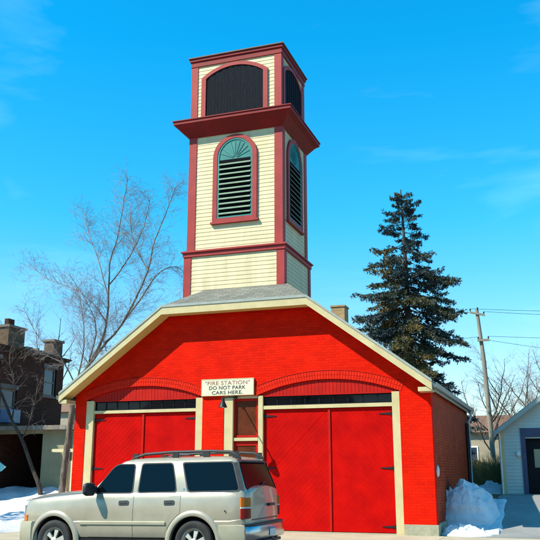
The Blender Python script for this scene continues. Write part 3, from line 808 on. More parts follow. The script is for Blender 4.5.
        mo.f += [(0, 1, 2, 3), (48, 49, 50, 51)]
        mo.build('side_moulding', 'car_low', R_, local=True, smooth=30)
        MB().prism([(-1.0, .33), (1.0, .33), (1.0, .44), (-1.0, .44)], lambda u, v: (u, s * .90, v), lambda u, v: (u, s * (.965 if v > .4 else .93), v)).build('rocker', 'blackplastic', R_, local=True)
        # fender flares
        for cx in (-1.49, 1.49):
            fl = MB(); k = 30; a0, a1 = radians(-12), radians(192)
            for i in range(k + 1):
                a = a0 + (a1 - a0) * i / k
                for r, d in ((.468, -.05), (.470, .028), (.485, .036), (.545, .030), (.572, .004), (.574, -.02)):
                    x = cx + r * cos(a); z = .37 + r * sin(a); fl.v.append((x, s * (.985 * (abs(interp(HW, x)) / .985) + d), z))
            for i in range(k):
                for j in range(5): q = i * 6 + j; fl.f.append((q, q + 1, q + 7, q + 6))
            fl.build('fender_flare', 'car', R_, local=True, smooth=40)
            lin = MB(); lin.lathe([(.47, s * .63), (.47, s * .955)], 40, 'y', (cx, 0, .37)); lin.f = lin.f[:-1]
            lin.build('wheel_liner', 'blackplastic', R_, local=True, smooth=40)
        # tail lamps
        path = [(2.425, .955), (2.47, .930), (2.515, .880), (2.545, .825), (2.553, .79)]
        def wrap(z0, z1, nm, mt, o=.012, par=R_, path=path):
            t = MB()
            for (x, y) in path:
                for z in (z0, z1): t.v.append((x + o * .6, s * (y + o * .8), z))
                for z in (z0, z1): t.v.append((x - .05, s * (y - .05), z))
            for i in range(len(path) - 1):
                a = i * 4; t.f += [(a, a + 1, a + 5, a + 4), (a + 1, a + 3, a + 7, a + 5), (a, a + 2, a + 6, a + 4), (a + 2, a + 3, a + 7, a + 6)]
            t.f += [(0, 1, 3, 2), tuple(len(t.v) - 4 + q for q in (0, 1, 3, 2))]
            return t.build(nm, mt, par, local=True, smooth=40)
        TL = wrap(.795, .965, 'tail_lamp', 'lens_red'); wrap(.968, .992, 'reverse_lens', 'lens_clear', .012, TL); wrap(.995, 1.15, 'indicator_lens', 'lens_amber', .012, TL)
        # headlamp, marker
        hp = [(-2.15, .905), (-2.24, .86), (-2.31, .78), (-2.345, .66), (-2.355, .45)]
        def wrap2(z0, z1, nm, mt, par, pts, o=.012):
            t = MB()
            for (x, y) in pts:
                for z in (z0, z1): t.v.append((x - o, s * (y + o), z))
                for z in (z0, z1): t.v.append((x + .06, s * (y - .05), z))
            for i in range(len(pts) - 1):
                a = i * 4; t.f += [(a, a + 1, a + 5, a + 4), (a + 1, a + 3, a + 7, a + 5), (a, a + 2, a + 6, a + 4), (a + 2, a + 3, a + 7, a + 6)]
            t.f += [(0, 1, 3, 2), tuple(len(t.v) - 4 + q for q in (0, 1, 3, 2))]
            return t.build(nm, mt, par, local=True, smooth=40)
        HL = wrap2(.86, 1.03, 'headlight', 'lens_clear', R_, hp[1:])
        wrap2(.745, .855, 'marker_lens', 'lens_amber', HL, hp[:4])
        # mirrors
        mr = MB(); xm, zm = -.60, 1.325
        lvls = [(.0, .45), (.08, .55), (.12, 1.0), (.3, 1.0), (.36, .8), (.38, .4)]
        for d, sc in lvls:
            for i in range(12):
                a = 2 * pi * i / 12; cx_, cz_ = cos(a), sin(a)
                mr.v.append((xm + .055 * sc * math.copysign(abs(cx_) ** .6, cx_) - d * .1, s * (.93 + d), zm + .12 * sc * math.copysign(abs(cz_) ** .6, cz_)))
        for i in range(5):
            for j in range(12): mr.f.append((i * 12 + j, i * 12 + (j + 1) % 12, (i + 1) * 12 + (j + 1) % 12, (i + 1) * 12 + j))
        mr.f += [tuple(range(12)), tuple(range(60, 72))]
        mr.build('wing_mirror', 'blackplastic', R_, local=True, smooth=50)
        # roof rails
        rl = MB(); yr = .63
        rl.tube([(-.02, s * yr, 1.845), (.08, s * yr, 1.90), (.3, s * yr, 1.955), (.9, s * yr, 1.985), (1.7, s * yr, 1.985), (2.1, s * yr, 1.96), (2.26, s * yr, 1.875), (2.30, s * yr, 1.83)], [.02, .026, .028, .026, .026, .028, .026, .02], 8)
        for xx in (.08, .95, 1.6, 2.2): rl.box(xx - .06, xx + .06, min(s * (yr - .02), s * (yr + .02)), max(s * (yr - .02), s * (yr + .02)), 1.84, 1.97)
        rl.build('roof_rail', 'blackplastic', R_, local=True, smooth=40)
        if s == -1:  # fuel door outline and badge
            MB().prism(rounded([(1.24, 1.29), (1.275, 1.29), (1.275, 1.33), (1.24, 1.33)], .01), lambda u, v: (u, -(gy(v) + .006), v), lambda u, v: (u, -(gy(v) - .01), v)).build('badge', 'chrome', R_, local=True)
            MB().lathe([(.004, -.008), (.012, -.008), (.012, .01), (.004, .01)], 10, 'y', (2.12, -.985, .93)).build('fuel_lock', 'blackplastic', R_, local=True)
    for xx in (.62, 1.75):
        MB().prism(rounded([(xx - .045, 1.955), (xx + .045, 1.955), (xx + .03, 1.985), (xx - .03, 1.985)], .01), lambda u, v: (u, -.64, v), lambda u, v: (u, .64, v)).build('cross_bar', 'alloy', R_, local=True)
    MB().tube([(.2, .2, 1.88), (.21, .2, 2.0)], .006, 5).build('aerial', 'blackplastic', R_, local=True)
    # hood line, grille, bumpers
    MB().box(-2.365, -2.33, -.45, .45, .80, 1.0).build('grille', 'blackplastic', R_, local=True)
    MB().box(-2.375, -2.36, -.45, .45, .89, .92).build('grille_bar', 'chrome', R_, local=True)
    hs = MB()
    hs.tube([(-2.27, -.80, 1.115), (-2.15, -.84, 1.150), (-1.5, -.86, 1.225), (-.95, -.87, 1.26)], .006, 5); hs.build('hood_seam', 'blackplastic', R_, local=True)
    MB().prism([(-.98, 1.262), (-.80, 1.285), (-.78, 1.30), (-.98, 1.275)], lambda u, v: (u, -.8, v), lambda u, v: (u, .8, v)).build('cowl', 'blackplastic', R_, local=True)
    def bumper(path, z0, z1, nm, mt, th=.06, bulge=.015):
        t = MB(); full = [(x, -y) for x, y in path] + [(x, y) for x, y in reversed(path)] if path[-1][1] > 0 else path
        zs = [z0, z0 + .03, (z0 + z1) / 2, z1 - .03, z1]; bl = [0, bulge, bulge * 1.3, bulge, 0]
        sg = 1 if path[0][0] > 0 else -1
        for (x, y) in full:
            for z, q in zip(zs, bl):
                l = max(.2, sqrt((x * .37) ** 2 + y * y)); t.v.append((x + sg * q, y * (1 + q * .6), z))
            for z in (z1, z0): t.v.append((x - sg * th, y * .93, z))
        r = 7
        for i in range(len(full) - 1):
            for j in range(r): a = i * r + j; c_ = i * r + (j + 1) % r; t.f.append((a, c_, c_ + r, a + r))
        t.f += [tuple(range(r)), tuple((len(full) - 1) * r + j for j in range(r))]
        return t.build(nm, mt, R_, local=True, smooth=35)
    bumper([(-1.99, .985), (-2.15, .965), (-2.30, .90), (-2.40, .75), (-2.46, .45), (-2.47, .001)], .36, .74, 'front_bumper', 'car_low', .08)
    rp = [(2.0, .992), (2.25, .990), (2.42, .975), (2.50, .955)]
    for s in (-1, 1):
        bumper([(x, s * y) for x, y in rp], .43, .70, 'bumper_end', 'car_low', .06) if False else None
        t = MB()
        for (x, y) in rp:
            t.v += [(x, s * (y - .06), .43), (x, s * y, .44), (x, s * (y + .02), .56), (x, s * (y + .012), .68), (x, s * (y - .06), .70)]
        for i in range(len(rp) - 1):
            for j in range(5): a = i * 5 + j; c_ = i * 5 + (j + 1) % 5; t.f.append((a, c_, c_ + 5, a + 5))
        t.f += [tuple(range(5)), tuple(15 + j for j in range(5))]
        t.build('bumper_end', 'car_low', R_, local=True, smooth=35)
    bumper([(2.502, .965), (2.57, .93), (2.63, .80), (2.66, .55), (2.67, .001)], .42, .66, 'rear_bumper', 'chrome', .12)
    bumper([(2.502, .96), (2.57, .925), (2.625, .80), (2.655, .55), (2.665, .001)], .662, .705, 'step_pad', 'blackplastic', .18, .004)
    MB().box(2.55, 2.70, -.06, .06, .34, .43).box(2.3, 2.7, -.45, .45, .36, .41).build('hitch', 'blackplastic', R_, local=True)
    pl = MB().box(2.692, 2.70, -.16, .16, .47, .62).build('licence_plate', 'plate', R_, local=True)
    MB().box(2.7005, 2.703, -.155, .155, .585, .615).build('plate_band', 'blue_plate', pl, local=True)
    MB().box(2.552, 2.562, -.70, .70, .76, .775).build('tailgate_seam', 'blackplastic', R_, local=True)
    MB().box(2.555, 2.60, .12, .42, .98, 1.03).build('tailgate_handle', 'blackplastic', R_, local=True)
    MB().box(-1.9, 2.1, -.55, .55, .30, .45).build('underbody', 'blackplastic', R_, local=True)
    # wheels
    def wheel(cx, s):
        t = MB(); tr = .385
        t.lathe([(.235, -.10), (.30, -.122), (.35, -.12), (.378, -.095), (tr, -.05), (tr, .05), (.378, .095), (.35, .12), (.30, .122), (.235, .10)], 48, 'y', (cx, s * .86, .385), closed=True)
        W = t.build('tyre', 'rubber', R_, local=True, smooth=40)
        r = MB(); F = lambda a, rr_, d: (cx + rr_ * cos(a), s * (.86 + d), .385 + rr_ * sin(a))
        r.lathe([(.205, s * .04), (.228, s * .10), (.242, s * .116), (.242, s * -.1), (.20, s * -.1), (.20, s * .03)], 40, 'y', (cx, s * .86, .385), closed=True)
        for k in range(6):
            a = 2 * pi * k / 6 + .3; w0, w1 = .34, .20
            vs = [F(a - w0, .062, .098), F(a + w0, .062, .098), F(a + w1, .215, .085), F(a - w1, .215, .085), F(a - w0, .062, .05), F(a + w0, .062, .05), F(a + w1, .215, .04), F(a - w1, .215, .04)]
            r.add(vs, [(0, 1, 2, 3), (4, 5, 6, 7), (0, 1, 5, 4), (1, 2, 6, 5), (2, 3, 7, 6), (3, 0, 4, 7)])
        r.lathe([(.001, s * .112), (.05, s * .112), (.068, s * .10), (.068, s * .04)], 20, 'y', (cx, s * .86, .385))
        r.build('rim', 'alloy', W, local=True, smooth=35)
        MB().lathe([(.001, s * .0), (.2, s * .0), (.2, s * .01), (.001, s * .012)], 24, 'y', (cx, s * .86, .385)).build('brake_disc', 'iron', W, local=True)
    for cx in (-1.49, 1.49):
        for s in (-1, 1): wheel(cx, s)
    return R_
suv()

# ------------------------------------------------------------------ snow pile
def snowpile(name, cx, cy, rx, ry, H, label, seed, sharp=.5, nx=150, spikes=()):
    mb = MB(); n = nx; rings = 84
    mb.v.append((cx, cy, gz(cx, cy) + H))
    def hgt(x, y, r):
        base = (1 - r ** 3.4) ** .8 if r < 1 else 0
        return base
    for k in range(1, rings + 1):
        r = k / rings; r = 1 - (1 - r) ** 1.6
        for j in range(n):
            a = 2 * pi * j / n
            ca, sa = cos(a), sin(a); q = (abs(ca) ** 2.6 + abs(sa) ** 2.6) ** (-1 / 2.6)
            wob = 1 + .10 * noise.noise(Vector((ca * 1.6, sa * 1.6, seed)))
            x = cx + rx * r * q * ca * wob; y = cy + ry * r * q * sa * wob
            u = (x - cx) / rx
            prof = (1.0 - .30 * max(0, u - .0) ** 1.3 - .22 * max(0, -u - .15))
            z = hgt(x, y, min(r, 1)) * H * prof
            ed = min(1, (1 - r) * 6 + .0)
            nn = noise.fractal(Vector((x * 1.7, y * 1.7, seed + 3)), 1, 2, 5); n2 = noise.noise(Vector((x * 7, y * 7, seed)))
            rg = noise.ridged_multi_fractal(Vector((x * 1.5, y * 1.5, seed + 8)), .9, 2.1, 4, 1, 2)
            n3 = noise.noise(Vector((x * 19, y * 19, seed))) + noise.cell(Vector((x * 6 + nn, y * 6, seed + z * 4))) * .5
            z += (nn * .15 + n2 * .06 + (rg - 1.2) * .10 + n3 * .018) * ed
            for sx, sy, sr, sh in spikes:
                d = sqrt((x - sx) ** 2 + ((y - sy) * .5) ** 2); z += sh * max(0, 1 - d / sr)
            jx = .05 * noise.noise(Vector((x * 5, z * 5, seed + 9))); jy = .08 * noise.noise(Vector((y * 4, z * 5, seed + 19)))
            mb.v.append((x + jx, y + jy, gz(x, y) - .04 * (r > .99) + max(z, 0)))
    for j in range(n): mb.f.append((0, 1 + j, 1 + (j + 1) % n))
    for k in range(rings - 1):
        for j in range(n):
            a = 1 + k * n + j; b = 1 + k * n + (j + 1) % n; mb.f.append((a, a + n, b + n, b))
    o = mb.build(name, 'snow', None, org=(cx, cy, gz(cx, cy)), smooth=55)
    return tag(o, label, 'snow pile')
snowpile('snow_pile', -2.56, 24.4, .86, .95, .90, 'large shaded blue snow heap against the corner of the red station', 2,
         spikes=((-3.16, 24.1, .12, .34), (-3.0, 24.2, .09, .2), (-2.62, 24.3, .2, .18), (-2.3, 24.1, .14, .10), (-2.0, 24.3, .12, .08)))
snowpile('snow_pile', -2.42, 22.35, .66, .42, .24, 'low bright white drift of snow at the foot of the heap', 7)
snowpile('snow_pile', -2.35, 31.2, .45, .6, .34, 'small snow heap in front of the brown shrub beside the garage', 11)

# ------------------------------------------------------------------ garage on the right
G = thing('garage', (1.4, 30, .75), 'small grey sided garage with grey gable eave and dark door', 'garage')
gx0, gx1, gy0, gy1, gb, gt = -1.875, 4.7, 30.0, 36.0, .55, 3.05
gc = (gx0 + gx1) / 2; gs = .73; gap = gt + gs * (gx1 - gx0) / 2
w = MB()
z = gb; c = .115
def gw(x): return gap - gs * abs(x - gc)
while z < gap - .05:
    t = min(z + c, gap - .02)
    def span(zz):
        h = (gx1 - gx0) / 2 if zz < gt else max(.02, (gap - zz) / gs); return gc - h, gc + h
    for (z0_, z1_) in ((z, t),):
        a0, a1 = span(z0_); b0, b1 = span(z1_)
        segs = [(a0, a1, b0, b1)] if z0_ > 2.73 else [(a0, -1.07, b0, -1.07), (3.1, a1, 3.1, b1)]
        for (p0, p1, q0, q1) in segs:
            w.quad((p0, gy0 - .016, z0_), (p1, gy0 - .016, z0_), (q1, gy0, z1_), (q0, gy0, z1_)); w.quad((p0, gy0 - .016, z0_), (p1, gy0 - .016, z0_), (p1, gy0, z0_), (p0, gy0, z0_))
    z = t
w.quad((gx0, gy0, gb), (gx0, gy1, gb), (gx0, gy1, gt), (gx0, gy0, gt)); w.quad((gx1, gy0, gb), (gx1, gy1, gb), (gx1, gy1, gt), (gx1, gy0, gt))
w.add([(gx0, gy1, gb), (gx1, gy1, gb), (gx1, gy1, gt), (gc, gy1, gap), (gx0, gy1, gt)], [(0, 1, 2, 3, 4)])
GW = w.build('wall', 'siding_g', G, fixn=False)
r = MB(); ov = .22
for s, ex in ((-1, gx0 - ov), (1, gx1 + ov)):
    ez = gt - gs * ov + .10; top = gap + .10
    r.add([(ex, gy0 - .35, ez), (gc, gy0 - .35, top), (gc, gy1 + .3, top), (ex, gy1 + .3, ez), (ex, gy0 - .35, ez - .09), (gc, gy0 - .35, top - .09), (gc, gy1 + .3, top - .09), (ex, gy1 + .3, ez - .09)],
          [(0, 1, 2, 3), (4, 5, 6, 7), (0, 1, 5, 4), (1, 2, 6, 5), (2, 3, 7, 6), (3, 0, 4, 7)])
r.build('roof', 'shingle', G)
for s, ex in ((-1, gx0 - ov), (1, gx1 + ov)):
    ez = gt - gs * ov + .10; top = gap + .10
    MB().prism([(ex, ez - .02), (gc, top - .02), (gc, top - .19), (ex, ez - .19)], lambda a, b: (a, gy0 - .38, b), lambda a, b: (a, gy0 - .353, b)).build('bargeboard', 'edge_grey', G)
MB().box(gx0 - .02, gx0 + .10, gy0 - .04, gy0 + .06, gb, gt - .06).build('corner_board', 'cream', G)
fr = MB(); fr.box(-1.22, -1.06, gy0 - .05, gy0 + .1, gb, 3.09); fr.box(3.1, 3.26, gy0 - .05, gy0 + .1, gb, 3.09); fr.box(-1.058, 3.098, gy0 - .048, gy0 + .1, 2.78, 3.088)
fr.build('door_frame', 'navy', G)
gd = MB(); gd.box(-1.055, 3.095, gy0 + .14, gy0 + .2, gb + .02, 2.775)
for i in range(5): gd.box(-1.055, 3.095, gy0 + .125, gy0 + .139, gb + .06 + .42 * i, gb + .42 * (i + 1))
GD = gd.build('door', 'door_black', G)
for i in range(4): 
    x0 = -.78 + .98 * i
    MB().box(x0, x0 + .55, gy0 + .10, gy0 + .124, 1.78, 2.34).build('window', 'far_cream' if i == 9 else 'cream_y', GD) if False else None
    wf = MB(); wf.box(x0 - .03, x0 + .58, gy0 + .112, gy0 + .1245, 2.34, 2.37); wf.box(x0 - .03, x0 + .58, gy0 + .112, gy0 + .1245, 1.75, 1.78); wf.box(x0 - .03, x0, gy0 + .112, gy0 + .1245, 1.781, 2.339); wf.box(x0 + .55, x0 + .58, gy0 + .112, gy0 + .1245, 1.781, 2.339)
    wf.box(x0, x0 + .55, gy0 + .118, gy0 + .1245, 1.78, 2.34)
    wf.build('window', 'wall_shed', GD)
lt = MB().box(-1.36, -1.27, gy0 - .05, gy0 - .02, 2.10, 2.32); lt.box(-1.38, -1.25, gy0 - .14, gy0 - .05, 2.15, 2.26)
tag(lt.build('wall_lamp', 'gut_white', None, org=(-1.31, gy0 - .02, 2.1)), 'small white wall lamp beside the dark garage door frame', 'lamp')
MB().tube([(gx0 - .06, gy0 - .1, gt - .1), (gx0 - .05, gy0 - .03, gt - .3), (gx0 - .05, gy0 - .03, gb + .12), (gx0 - .05, gy0 - .15, gb + .06)], .04, 8).build('downspout', 'gut_white', G, smooth=50)

# ------------------------------------------------------------------ left brick house and its shed
H = thing('brick_house', (-25.5, 27, .85), 'dark brown brick two storey house with tan chimneys, left of the station', 'house')
hx = -21.0; hy0, hy1 = 23.2, 31.5
def wall_with_holes(mb, holes):
    ys = sorted({hy0, hy1} | {h[0] for h in holes} | {h[1] for h in holes}); zs = sorted({-.2, 6.35} | {h[2] for h in holes} | {h[3] for h in holes})
    for a, b in zip(ys, ys[1:]):
        for c, d in zip(zs, zs[1:]):
            ym, zm = (a + b) / 2, (c + d) / 2
            if any(h[0] < ym < h[1] and h[2] < zm < h[3] for h in holes): continue
            mb.quad((hx, a, c), (hx, b, c), (hx, b, d), (hx, a, d))
holes = [(30.05, 30.95, 4.85, 6.05), (26.35, 27.0, 4.85, 6.05), (27.2, 28.2, 3.48, 4.9)]
w = MB(); wall_with_holes(w, holes)
w.quad((-30, hy0, -.2), (hx, hy0, -.2), (hx, hy0, 6.35), (-30, hy0, 6.35)); w.quad((-30, hy1, -.2), (hx, hy1, -.2), (hx, hy1, 6.35), (-30, hy1, 6.35)); w.quad((-30, hy0, -.2), (-30, hy1, -.2), (-30, hy1, 6.35), (-30, hy0, 6.35))
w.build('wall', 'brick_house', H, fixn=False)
for (a, b, c, d) in holes:
    m = MB(); q = .07
    for (p0, p1, z0, z1) in ((a, a + q, c, d), (b - q, b, c, d), (a + q, b - q, c, c + q), (a + q, b - q, d - q, d), (a + q, b - q, (c + d) / 2 - .03, (c + d) / 2 + .03)):
        m.box(hx - .12, hx - .06, p0 + .002, p1 - .002, z0 + .002, z1 - .002)
    Wn = m.build('window', 'frame_d', H)
    MB().box(hx - .11, hx - .10, a + q, b - q, c + q, d - q).build('pane', 'glass_h', Wn)
    MB().box(hx - .1, hx + .07, a - .08, b + .08, c - .10, c).build('sill', 'stone', Wn)
    MB().box(hx - .1, hx + .03, a - .1, b + .1, d, d + .18).build('lintel', 'stone', Wn)
m = MB()
for z0, z1, o_ in ((6.35, 6.45, .06), (6.45, 6.52, .16), (6.52, 6.58, .24)): m.box(-30 - o_, hx + o_, hy0 - o_, hy1 + o_, z0, z1)
m.build('cornice', 'bark_d', H)
rf = MB(); ro = .3
rf.add([(-30.3, hy0 - ro, 6.582), (hx + ro, hy0 - ro, 6.582), (hx + ro, hy1 + ro, 6.582), (-30.3, hy1 + ro, 6.582), (-27.5, 27.3, 7.1), (-23.5, 27.3, 7.1)],
       [(0, 1, 5, 4), (1, 2, 5), (2, 3, 4, 5), (3, 0, 4), (3, 2, 1, 0)])
HR = rf.build('roof', 'roof_brown', H)
for (x0, x1, a, b, top) in ((-21.75, -21.1, 27.5, 28.6, 7.55), (-21.6, -21.1, 30.75, 31.45, 7.42)):
    MB().box(x0, x1, a, b, 6.5, top - .1).build('chimney', 'chimney_d', HR)
    MB().box(x0 - .06, x1 + .06, a - .06, b + .06, top - .098, top).build('chimney_cap', 'stone', HR)
MB().box(-21.5, -21.3, 27.7, 28.1, 7.552, 7.85).build('chimney_pot', 'brick_house', HR)
random.seed(3)
m = MB(); yy = 28.9
while yy < 30.6:
    d = random.uniform(.15, .4); m.box(-21.5, -21.15, yy, yy + d - .04, 6.60, 6.75 + random.uniform(0, .14)); yy += d
m.build('parapet_stones', 'stone', H)
ac = thing('air_conditioner', (-20.9, 27.6, 3.5), 'pale blue window air conditioner on the dark brick house', 'air conditioner')
MB().box(-21.0, -20.55, 27.25, 27.95, 3.52, 4.05).build('casing', 'ac_blue', ac)
g = MB()
for i in range(8): g.box(-20.548, -20.53, 27.3, 27.9, 3.57 + .055 * i, 3.595 + .055 * i)
g.build('grille', 'gut_white', ac)

SH = thing('shed', (-19, 27, .8), 'low dull beige shed with a black open bay beside the brick house', 'shed')
w = MB()
w.box(-18.75, -17.3, 27.0, 27.15, .3, 3.2); w.box(-20.99, -18.75, 27.0, 27.15, 3.04, 3.2); w.box(-17.45, -17.3, 27.15, 31.3, .3, 3.2)
w.build('wall', 'wall_shed', SH)
MB().box(-20.98, -17.2, 26.7, 31.4, 3.202, 3.30).build('roof', 'roof_brown', SH)
MB().box(-21.6, -17.14, 26.62, 26.70, 3.17, 3.33).build('fascia', 'wood_grey', SH)
MB().box(-20.9, -17.5, 31.2, 31.3, .3, 3.2).build('rear_wall', 'door_black', SH)
MB().box(-17.62, -17.46, 26.93, 26.998, .3, 3.18).build('door_post', 'wood_grey', SH)
FN = thing('fence_panel', (-16.6, 26.6, .8), 'short cream timber fence panel between the shed and the station', 'fence')
m = MB()
for i in range(9): m.box(-17.28 + i * .15, -17.28 + i * .15 + .135, 26.5, 26.525, .7, 2.0 + .01 * (i % 3))
m.build('boards', 'wood_cream', FN)
MB().box(-17.95, -15.9, 26.47, 26.498, 2.32, 2.44).build('top_rail', 'wood_cream', FN)
MB().box(-17.30, -17.2, 26.4, 26.468, .6, 2.5).box(-15.98, -15.88, 26.4, 26.468, .6, 2.5).build('post', 'wood_cream', FN)
tb = MB(); tb.prism([(-19.9, 1.62), (-19.2, 1.62), (-19.0, 1.78), (-19.45, 2.06), (-19.9, 2.12)], lambda a, b: (a, 25.2, b), lambda a, b: (a, 25.24, b))
tb.tube([(-19.55, 25.26, .8), (-19.55, 25.26, 1.95)], .03, 6)
tag(tb.build('board_sign', 'tealboard', None, org=(-19.5, 25.2, .8)), 'small pale teal board standing in the snow at the far left', 'board')

# ------------------------------------------------------------------ trees
def rnd_unit(): 
    while True:
        v = Vector((random.uniform(-1, 1), random.uniform(-1, 1), random.uniform(-1, 1)))
        if .01 < v.length < 1: return v.normalized()
def twig(mb, p, d, ln, r, droop=0.0, n=4, sides=3, kids=0, depth=0, kidlen=.5):
    pts = [Vector(p)]; d = d.normalized(); seg = ln / n
    for i in range(n):
        d = (d + rnd_unit() * .16 + Vector((0, 0, -droop))).normalized(); pts.append(pts[-1] + d * seg)
    rads = [r * (1 - .75 * i / n) for i in range(n + 1)]
    mb.tube(pts, rads, sides, cap=False)
    if depth > 0:
        for k in range(kids):
            t = random.uniform(.15, .97) * n; i = min(int(t), n - 1); q = pts[i].lerp(pts[i + 1], t - i)
            dd = (pts[i + 1] - pts[i]).normalized(); side = rnd_unit(); side = (side - dd * side.dot(dd)).normalized()
            nd = (dd * .75 + side * .75 + Vector((0, 0, .12 - droop))).normalized()
            twig(mb, q, nd, ln * kidlen * random.uniform(.5, 1.1), max(.003, rads[i] * .55), droop, n=max(2, n - 1), sides=3, kids=max(2, int(kids * .7)), depth=depth - 1, kidlen=kidlen)
def limb_tree(name, limbs, label, cat, bark, twigm, loc, seed, twl=1.5, per=4.0, depth=2, kids=5, tw_r=.012, droop=.05, group=None):
    """limbs: list of (points, r0, r1); first is trunk"""
    random.seed(seed); T = thing(name, loc, label, cat, group)
    tr = MB(); crown = MB()
    for li, (pts, r0, r1) in enumerate(limbs):
        P = [Vector(p) for p in pts]
        # smooth subdivide
        Q = []
        for i in range(len(P) - 1):
            a = P[max(0, i - 1)]; b = P[i]; c = P[i + 1]; d = P[min(len(P) - 1, i + 2)]
            for k in range(4):
                t = k / 4; Q.append(.5 * ((2 * b) + (c - a) * t + (2 * a - 5 * b + 4 * c - d) * t * t + (3 * b - a - 3 * c + d) * t ** 3) + rnd_unit() * (.015 if li else .01))
        Q.append(P[-1]); m = len(Q)
        rads = [r0 + (r1 - r0) * (i / (m - 1)) ** .8 for i in range(m)]
        (tr if li == 0 else crown if r0 < .03 else tr).tube(Q, rads, 10 if r0 > .06 else 6)
        if li == 0: continue
        L_ = sum((Q[i + 1] - Q[i]).length for i in range(m - 1)); cnt = int(L_ * per)
        for k in range(cnt):
            t = random.uniform(.08, 1) * (m - 1); i = min(int(t), m - 2); q = Q[i].lerp(Q[i + 1], t - i); dd = (Q[i + 1] - Q[i]).normalized()
            s = rnd_unit(); s = (s - dd * s.dot(dd)).normalized()
            nd = (dd * .8 + s * .8 + Vector((0, 0, .25))).normalized()
            twig(crown, q, nd, twl * random.uniform(.35, 1.0) * (1.15 - .5 * t / m), min(tw_r, rads[i] * .7), droop, 5, 3, kids, depth - 1)
    tr.build('trunk', bark, T, smooth=60); crown.build('crown', twigm, T, fixn=False)
    return T
birch = [
 ([(-16.78, 25.5, .6), (-16.76, 25.5, 1.01), (-16.71, 25.5, 1.95), (-16.61, 25.5, 2.89), (-16.55, 25.5, 3.85), (-16.51, 25.5, 4.5), (-16.37, 25.5, 4.93)], .135, .085),
 ([(-16.37, 25.5, 4.93), (-16.05, 25.62, 5.37), (-15.67, 25.74, 6.15), (-15.5, 25.86, 7.1), (-15.55, 25.98, 8.27), (-15.64, 26.1, 9.4), (-15.41, 26.22, 10.49), (-15.29, 26.34, 11.95), (-15.23, 26.46, 12.9)], .065, .009),
 ([(-15.98, 25.5, 5.36), (-15.26, 25.35, 6.07), (-14.63, 25.2, 6.56), (-13.9, 25.05, 7.58), (-13.35, 24.9, 8.61), (-13.03, 24.75, 9.66), (-12.59, 24.6, 10.5), (-12.15, 24.45, 11.42)], .055, .009),
 ([(-15.5, 25.8, 7.02), (-15.89, 25.6, 7.63), (-16.86, 25.7, 8.33), (-18.07, 25.8, 8.82), (-19.22, 25.9, 9.58)], .026, .006),
 ([(-15.5, 25.86, 8.0), (-15.97, 25.75, 9.52), (-16.64, 26.0, 10.76), (-17.02, 26.25, 11.61)], .026, .006),
 ([(-14.8, 25.25, 6.42), (-14.06, 25.7, 7.73), (-13.38, 25.9, 8.78), (-12.67, 26.1, 8.92), (-12.42, 26.3, 8.3)], .035, .007),
 ([(-16.37, 25.5, 4.93), (-16.35, 25.75, 6.19), (-16.68, 26.0, 7.5), (-17.08, 26.25, 8.44)], .034, .007),
 ([(-15.98, 25.5, 5.36), (-15.59, 25.3, 6.45), (-15.68, 25.1, 7.27), (-16.58, 24.9, 8.69)], .03, .006),
 ([(-15.55, 26.0, 8.5), (-14.9, 26.3, 9.6), (-14.4, 26.4, 10.8), (-14.2, 26.5, 12.0)], .03, .006),
 ([(-13.35, 24.9, 8.61), (-14.0, 24.8, 9.9), (-14.1, 24.8, 11.2)], .028, .006),
 ([(-16.45, 25.5, 4.7), (-17.2, 25.4, 5.8), (-18.0, 25.2, 6.5), (-18.6, 25.0, 7.6)], .03, .006),
]
limb_tree('birch_tree', birch, 'tall bare tree leaning right between the shed and the red station', 'tree', 'bark', 'twig', (-16.78, 25.5, .7), 11, twl=1.5, per=13.0, depth=3, kids=6, droop=.05, tw_r=.006)
sm = [([(-18.0, 26.0, .6), (-18.03, 26.0, 1.0), (-18.38, 26.0, 1.67), (-18.96, 26.0, 2.76), (-19.48, 26.0, 3.51), (-20.02, 26.0, 4.47)], .10, .05),
      ([(-20.02, 26.0, 4.47), (-20.5, 26, 5.4), (-20.6, 26, 6.6), (-20.9, 26.1, 7.8)], .045, .008),
      ([(-19.48, 26.0, 3.51), (-19.3, 25.8, 4.6), (-19.5, 25.6, 5.8), (-19.3, 25.6, 6.8)], .035, .007),
      ([(-18.96, 26.0, 2.76), (-18.4, 25.8, 3.9), (-18.3, 25.8, 5.0)], .03, .006)]
limb_tree('bare_tree', sm, 'slim bare tree leaning left in front of the black open bay', 'tree', 'bark_d', 'twig_g', (-18, 26, .7), 5, twl=1.1, per=5, depth=3, kids=4)
def auto_tree(name, x, y, h, label, seed, spread=.45, r=.18, bark='bark_d', twigm='twig_g', nl=9, group=None, depth=2, per=2.2, kids=4, twl=1.8, fork=.3, tw_r=.014):
    random.seed(seed); z0 = gz(x, min(y, 60)) - .1
    tp = [(x, y, z0)]; 
    for k in range(1, 6): tp.append((x + random.uniform(-.1, .1) * k, y + random.uniform(-.1, .1) * k, z0 + h * .14 * k))
    limbs = [(tp, r, r * .12)]
    for k in range(nl):
        t = fork + (1 - fork) * k / nl; zz = h * .7 * t; i = min(4, int(t * 5)); a = random.uniform(0, 2 * pi)
        q = Vector(tp[i]).lerp(Vector(tp[i + 1]), t * 5 - i) if i < 5 else Vector(tp[5])
        ln = h * spread * random.uniform(.75, 1.15); pts = [q]; d = Vector((cos(a), sin(a), 1.0)).normalized()
        for j in range(4): d = (d + rnd_unit() * .2 + Vector((0, 0, .18))).normalized(); pts.append(pts[-1] + d * ln / 4)
        limbs.append(([tuple(p) for p in pts], r * .45 * (1.2 - t * .6), .01))
    return limb_tree(name, limbs, label, 'tree', bark, twigm, (x, y, z0), seed + 1, twl=twl, per=per, depth=depth, kids=kids, group=group, tw_r=tw_r)
